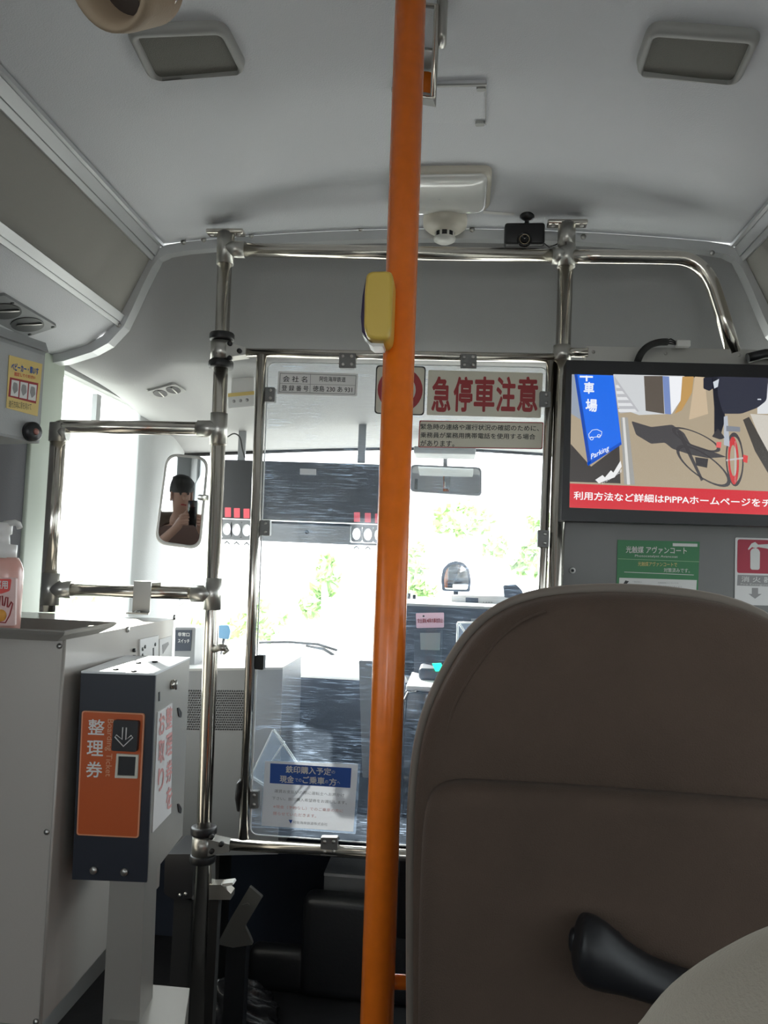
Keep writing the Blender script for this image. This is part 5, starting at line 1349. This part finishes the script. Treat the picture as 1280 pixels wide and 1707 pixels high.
MB().tube([pm, V((pm.x + .12, pm.y - .1, pm.z)), V((XL - .0, 2.50, pm.z - .02))], .010, 10).build('arm', M['black'], t)
t = thing('nose_mirror', 'small blue tinted mirror on a stalk seen low through the windscreen', 'mirror', P(374, 1066, 2.95))
nB = Board((0, 2.95, 0), (0, -1, 0))
nB.slab(MB(), [(364, 1042), (381, 1042), (384, 1052), (381, 1066), (364, 1064)], -.02, 0, 3).build('housing', mat('blue_mirror_shell', (.04, .13, .22), .3), t)
pm = nB.pt(372, 1064, -.01)
MB().tube([pm, V((pm.x, pm.y - .05, .80)), V((pm.x, 2.82, .74))], .006, 8).build('stalk', M['black'], t)
t = thing('wiper', 'thin dark wiper arm resting along the base of the windscreen', 'wiper', P(520, 1075, 2.93))
MB().tube([P(432, 1071, 2.93), P(480, 1070, 2.94), P(530, 1074, 2.94), P(562, 1084, 2.93)], .005, 8).build('blade', M['rubber'], t)
MB().tube([P(510, 1076, 2.95), P(540, 1082, 2.94), P(556, 1092, 2.92)], .006, 8).build('arm', M['black'], t)

def tree(name, lab, px, py, dist, w_, h_, n, seed, trunk=True):
    rn = random.Random(seed); c = P(px, py, dist)
    t = thing(name, lab, 'tree' if trunk else 'bush', (c.x, c.y, -.6), None)
    mb = MB()
    blobs = [(c + V((rn.gauss(0, w_ * .33), rn.gauss(0, w_ * .33), rn.gauss(0, h_ * .3))), rn.uniform(.18, .36) * w_) for _ in range(9)]
    for _ in range(n):
        b0, r0 = rn.choice(blobs); d = V((rn.gauss(0, 1), rn.gauss(0, 1), rn.gauss(0, 1))).normalized()
        p = b0 + d * r0 * rn.uniform(.6, 1); a = V((rn.gauss(0, 1), rn.gauss(0, 1), rn.gauss(0, 1))).normalized(); b_ = a.orthogonal().normalized()
        s = .022 * dist * rn.uniform(.4, 1) * .5
        mb.add([p - a * s, p + b_ * s * .5, p + a * s, p - b_ * s * .5], [(0, 1, 2, 3)])
    mb.build('foliage', M['leaf'], t)
    MB().tube([V((c.x, c.y, -.62)), V((c.x + .05, c.y, c.z * .4)), c], [.10, .08, .04] if trunk else [.04, .03, .02], 10).build('trunk' if trunk else 'stem', M['bark'], t)
tree('leafy_tree', 'sunlit green tree outside seen above the round nose mirror', 770, 868, 16, 1.0, .7, 500, 1)
tree('leafy_tree', 'sunlit green tree outside left of the metal panel edge', 905, 905, 14, .7, 1.1, 700, 2)
tree('leafy_tree', 'sunlit tree outside seen left of the orange pole', 540, 965, 14, .5, .9, 350, 3)
tree('leafy_shrub', 'yellow green shrub outside just right of the orange pole', 692, 955, 12, .35, .9, 300, 4, False)
tree('leafy_shrub', 'low yellow green shrub outside between the two left posts', 425, 1052, 9, .4, .35, 300, 5, False)
tree('leafy_shrub', 'low green shrub outside the door window beside the side post', 104, 1000, 6, .35, .5, 260, 6, False)
tree('leafy_shrub', 'low green shrub outside right of the grey control box', 333, 1058, 9, .35, .35, 260, 7, False)

# ================================================================== PERSON (seen only in the door mirror)
def skin(name, chains, m, parent, lv=2):
    vs = []; es = []; rad = []
    key = {}
    for ch in chains:
        prev = None
        for (x, y, z, r) in ch:
            k = (round(x, 4), round(y, 4), round(z, 4))
            if k not in key: key[k] = len(vs); vs.append(V((x, y, z)) - LOC[parent.name]); rad.append(r)
            i = key[k]
            if prev is not None and prev != i: es.append((prev, i))
            prev = i
    me = bpy.data.meshes.new(name); me.from_pydata([tuple(v) for v in vs], es, [])
    o = bpy.data.objects.new(name, me); COL.objects.link(o); o.parent = parent; LOC[o.name] = LOC[parent.name]
    md = o.modifiers.new('skin', 'SKIN'); md.use_smooth_shade = True
    if not me.skin_vertices: me.attributes.new('skin', 'FLOAT', 'POINT')
    for i, sv in enumerate(me.skin_vertices[0].data): sv.radius = (rad[i], rad[i]); sv.use_root = (i == 0)
    sb_ = o.modifiers.new('sub', 'SUBSURF'); sb_.levels = 1; sb_.render_levels = lv
    me.materials.append(m); return o
pr_ = thing('person', 'seated passenger in a brown top reflected in the white framed mirror', 'person', (0, -.40, .02))
PX0 = -.02
chains = [[(PX0, -.42, .50, .13), (PX0, -.43, .64, .135), (PX0, -.42, .80, .14), (PX0, -.40, .95, .13), (PX0, -.395, 1.04, .075), (PX0, -.385, 1.10, .052), (PX0, -.37, 1.17, .070), (PX0, -.365, 1.24, .086), (PX0, -.37, 1.31, .070)]]
phone_c = V((.0, -.075, 1.15))
for sx in (-1, 1):
    W = (PX0 + sx * .085, -.115, 1.06)
    chains.append([(PX0, -.40, .95, .13), (PX0 + sx * .17, -.40, .98, .062), (PX0 + sx * .24, -.32, .82, .045), (PX0 + sx * .19, -.20, .92, .038), (*W, .026), (PX0 + sx * .070, -.095, 1.10, .030)])
    for k, (dz, L_) in enumerate(((.035, .9), (.018, 1.0), (.0, .95), (-.016, .8))):
        b0 = (PX0 + sx * .070, -.095, 1.10)
        chains.append([(*b0, .030), (b0[0] + sx * .004, -.074, b0[2] + dz, .010), (b0[0] - sx * .018, -.058, b0[2] + dz + .004, .0085), (b0[0] - sx * (.018 + .018 * L_), -.055, b0[2] + dz + .006, .0075)])
    b0 = (PX0 + sx * .070, -.095, 1.10)
    chains.append([(*b0, .030), (b0[0] - sx * .012, -.112, b0[2] + .02, .012), (b0[0] - sx * .026, -.100, b0[2] + .045, .010), (b0[0] - sx * .034, -.092, b0[2] + .06, .008)])
    chains.append([(PX0, -.42, .50, .13), (PX0 + sx * .10, -.38, .50, .095), (PX0 + sx * .12, .02, .50, .062), (PX0 + sx * .12, .06, .28, .052), (PX0 + sx * .12, .05, .09, .036), (PX0 + sx * .125, .14, .05, .034)])
skin('body', chains, M['skin'], pr_)
# nose, ears, hair, clothing
MB().lathe((PX0, -.272, 1.225), (0, 1, -.25), [(.0, .022), (.012, .012), (.016, 0), (.012, -.02)], 12).build('nose', M['skin'], pr_)
for sx in (-1, 1):
    MB().rbox((PX0 + sx * .084 - .008, -.385, 1.20), (PX0 + sx * .084 + .008, -.345, 1.26), .007, 2).build('ear', M['skin'], pr_)
    MB().lathe((PX0 + sx * .030, -.288, 1.25), (0, 1, 0), [(0, .008), (.009, .004), (.011, 0), (.0, -.002)], 10).build('eye', M['hair'], pr_)
MB().rbox((PX0 - .022, -.290, 1.178), (PX0 + .022, -.280, 1.186), .003, 2).build('mouth', M['ink_red'], pr_)
rws = []
for i in range(10):
    th = -.15 + (PI / 2 + .14) * i / 9
    rws.append([V((PX0 + .098 * math.cos(th) * math.cos(a), -.378 + .102 * math.cos(th) * math.sin(a) - (.018 if math.sin(a) > .3 and i < 5 else 0), 1.268 + .105 * math.sin(th))) for a in [2 * PI * k / 32 for k in range(32)]])
MB().grid(rws, True, True).build('hair', M['hair'], pr_)
sh = [[(PX0, -.42, .52, .145), (PX0, -.43, .64, .15), (PX0, -.42, .80, .155), (PX0, -.40, .95, .145), (PX0, -.395, 1.035, .088)]]
for sx in (-1, 1): sh.append([(PX0, -.40, .95, .145), (PX0 + sx * .17, -.40, .98, .075), (PX0 + sx * .24, -.32, .82, .058), (PX0 + sx * .20, -.22, .905, .050)])
skin('shirt', sh, M['shirt'], pr_)
tr_ = [[(PX0, -.42, .52, .140), (PX0, -.42, .50, .140)]]
for sx in (-1, 1): tr_.append([(PX0, -.42, .50, .140), (PX0 + sx * .10, -.38, .50, .105), (PX0 + sx * .12, .02, .50, .073), (PX0 + sx * .12, .06, .28, .063), (PX0 + sx * .12, .05, .12, .052)])
skin('trousers', tr_, M['rubber'], pr_)
tag(MB().rbox((PX0 - .036, -.066, 1.075), (PX0 + .036, -.058, 1.222), .004, 3).build('phone', M['black_gloss'], None, (PX0, -.062, 1.15)), 'black phone held up by the seated passenger reflected in the mirror', 'phone')
t = thing('passenger_bench', 'taupe bench carrying the passenger reflected in the mirror', 'seat', (PX0, -.45, 0))
MB().rbox((PX0 - .21, -.60, .30), (PX0 + .21, -.08, .365), .03, 4).build('seat_cushion', M['seat'], t)
MB().rbox((PX0 - .21, -.68, .30), (PX0 + .21, -.58, 1.12), .05, 4).build('backrest', M['seat'], t)
MB().box((PX0 - .17, -.55, 0), (PX0 + .17, -.15, .31)).build('base', M['grey_panel'], t)
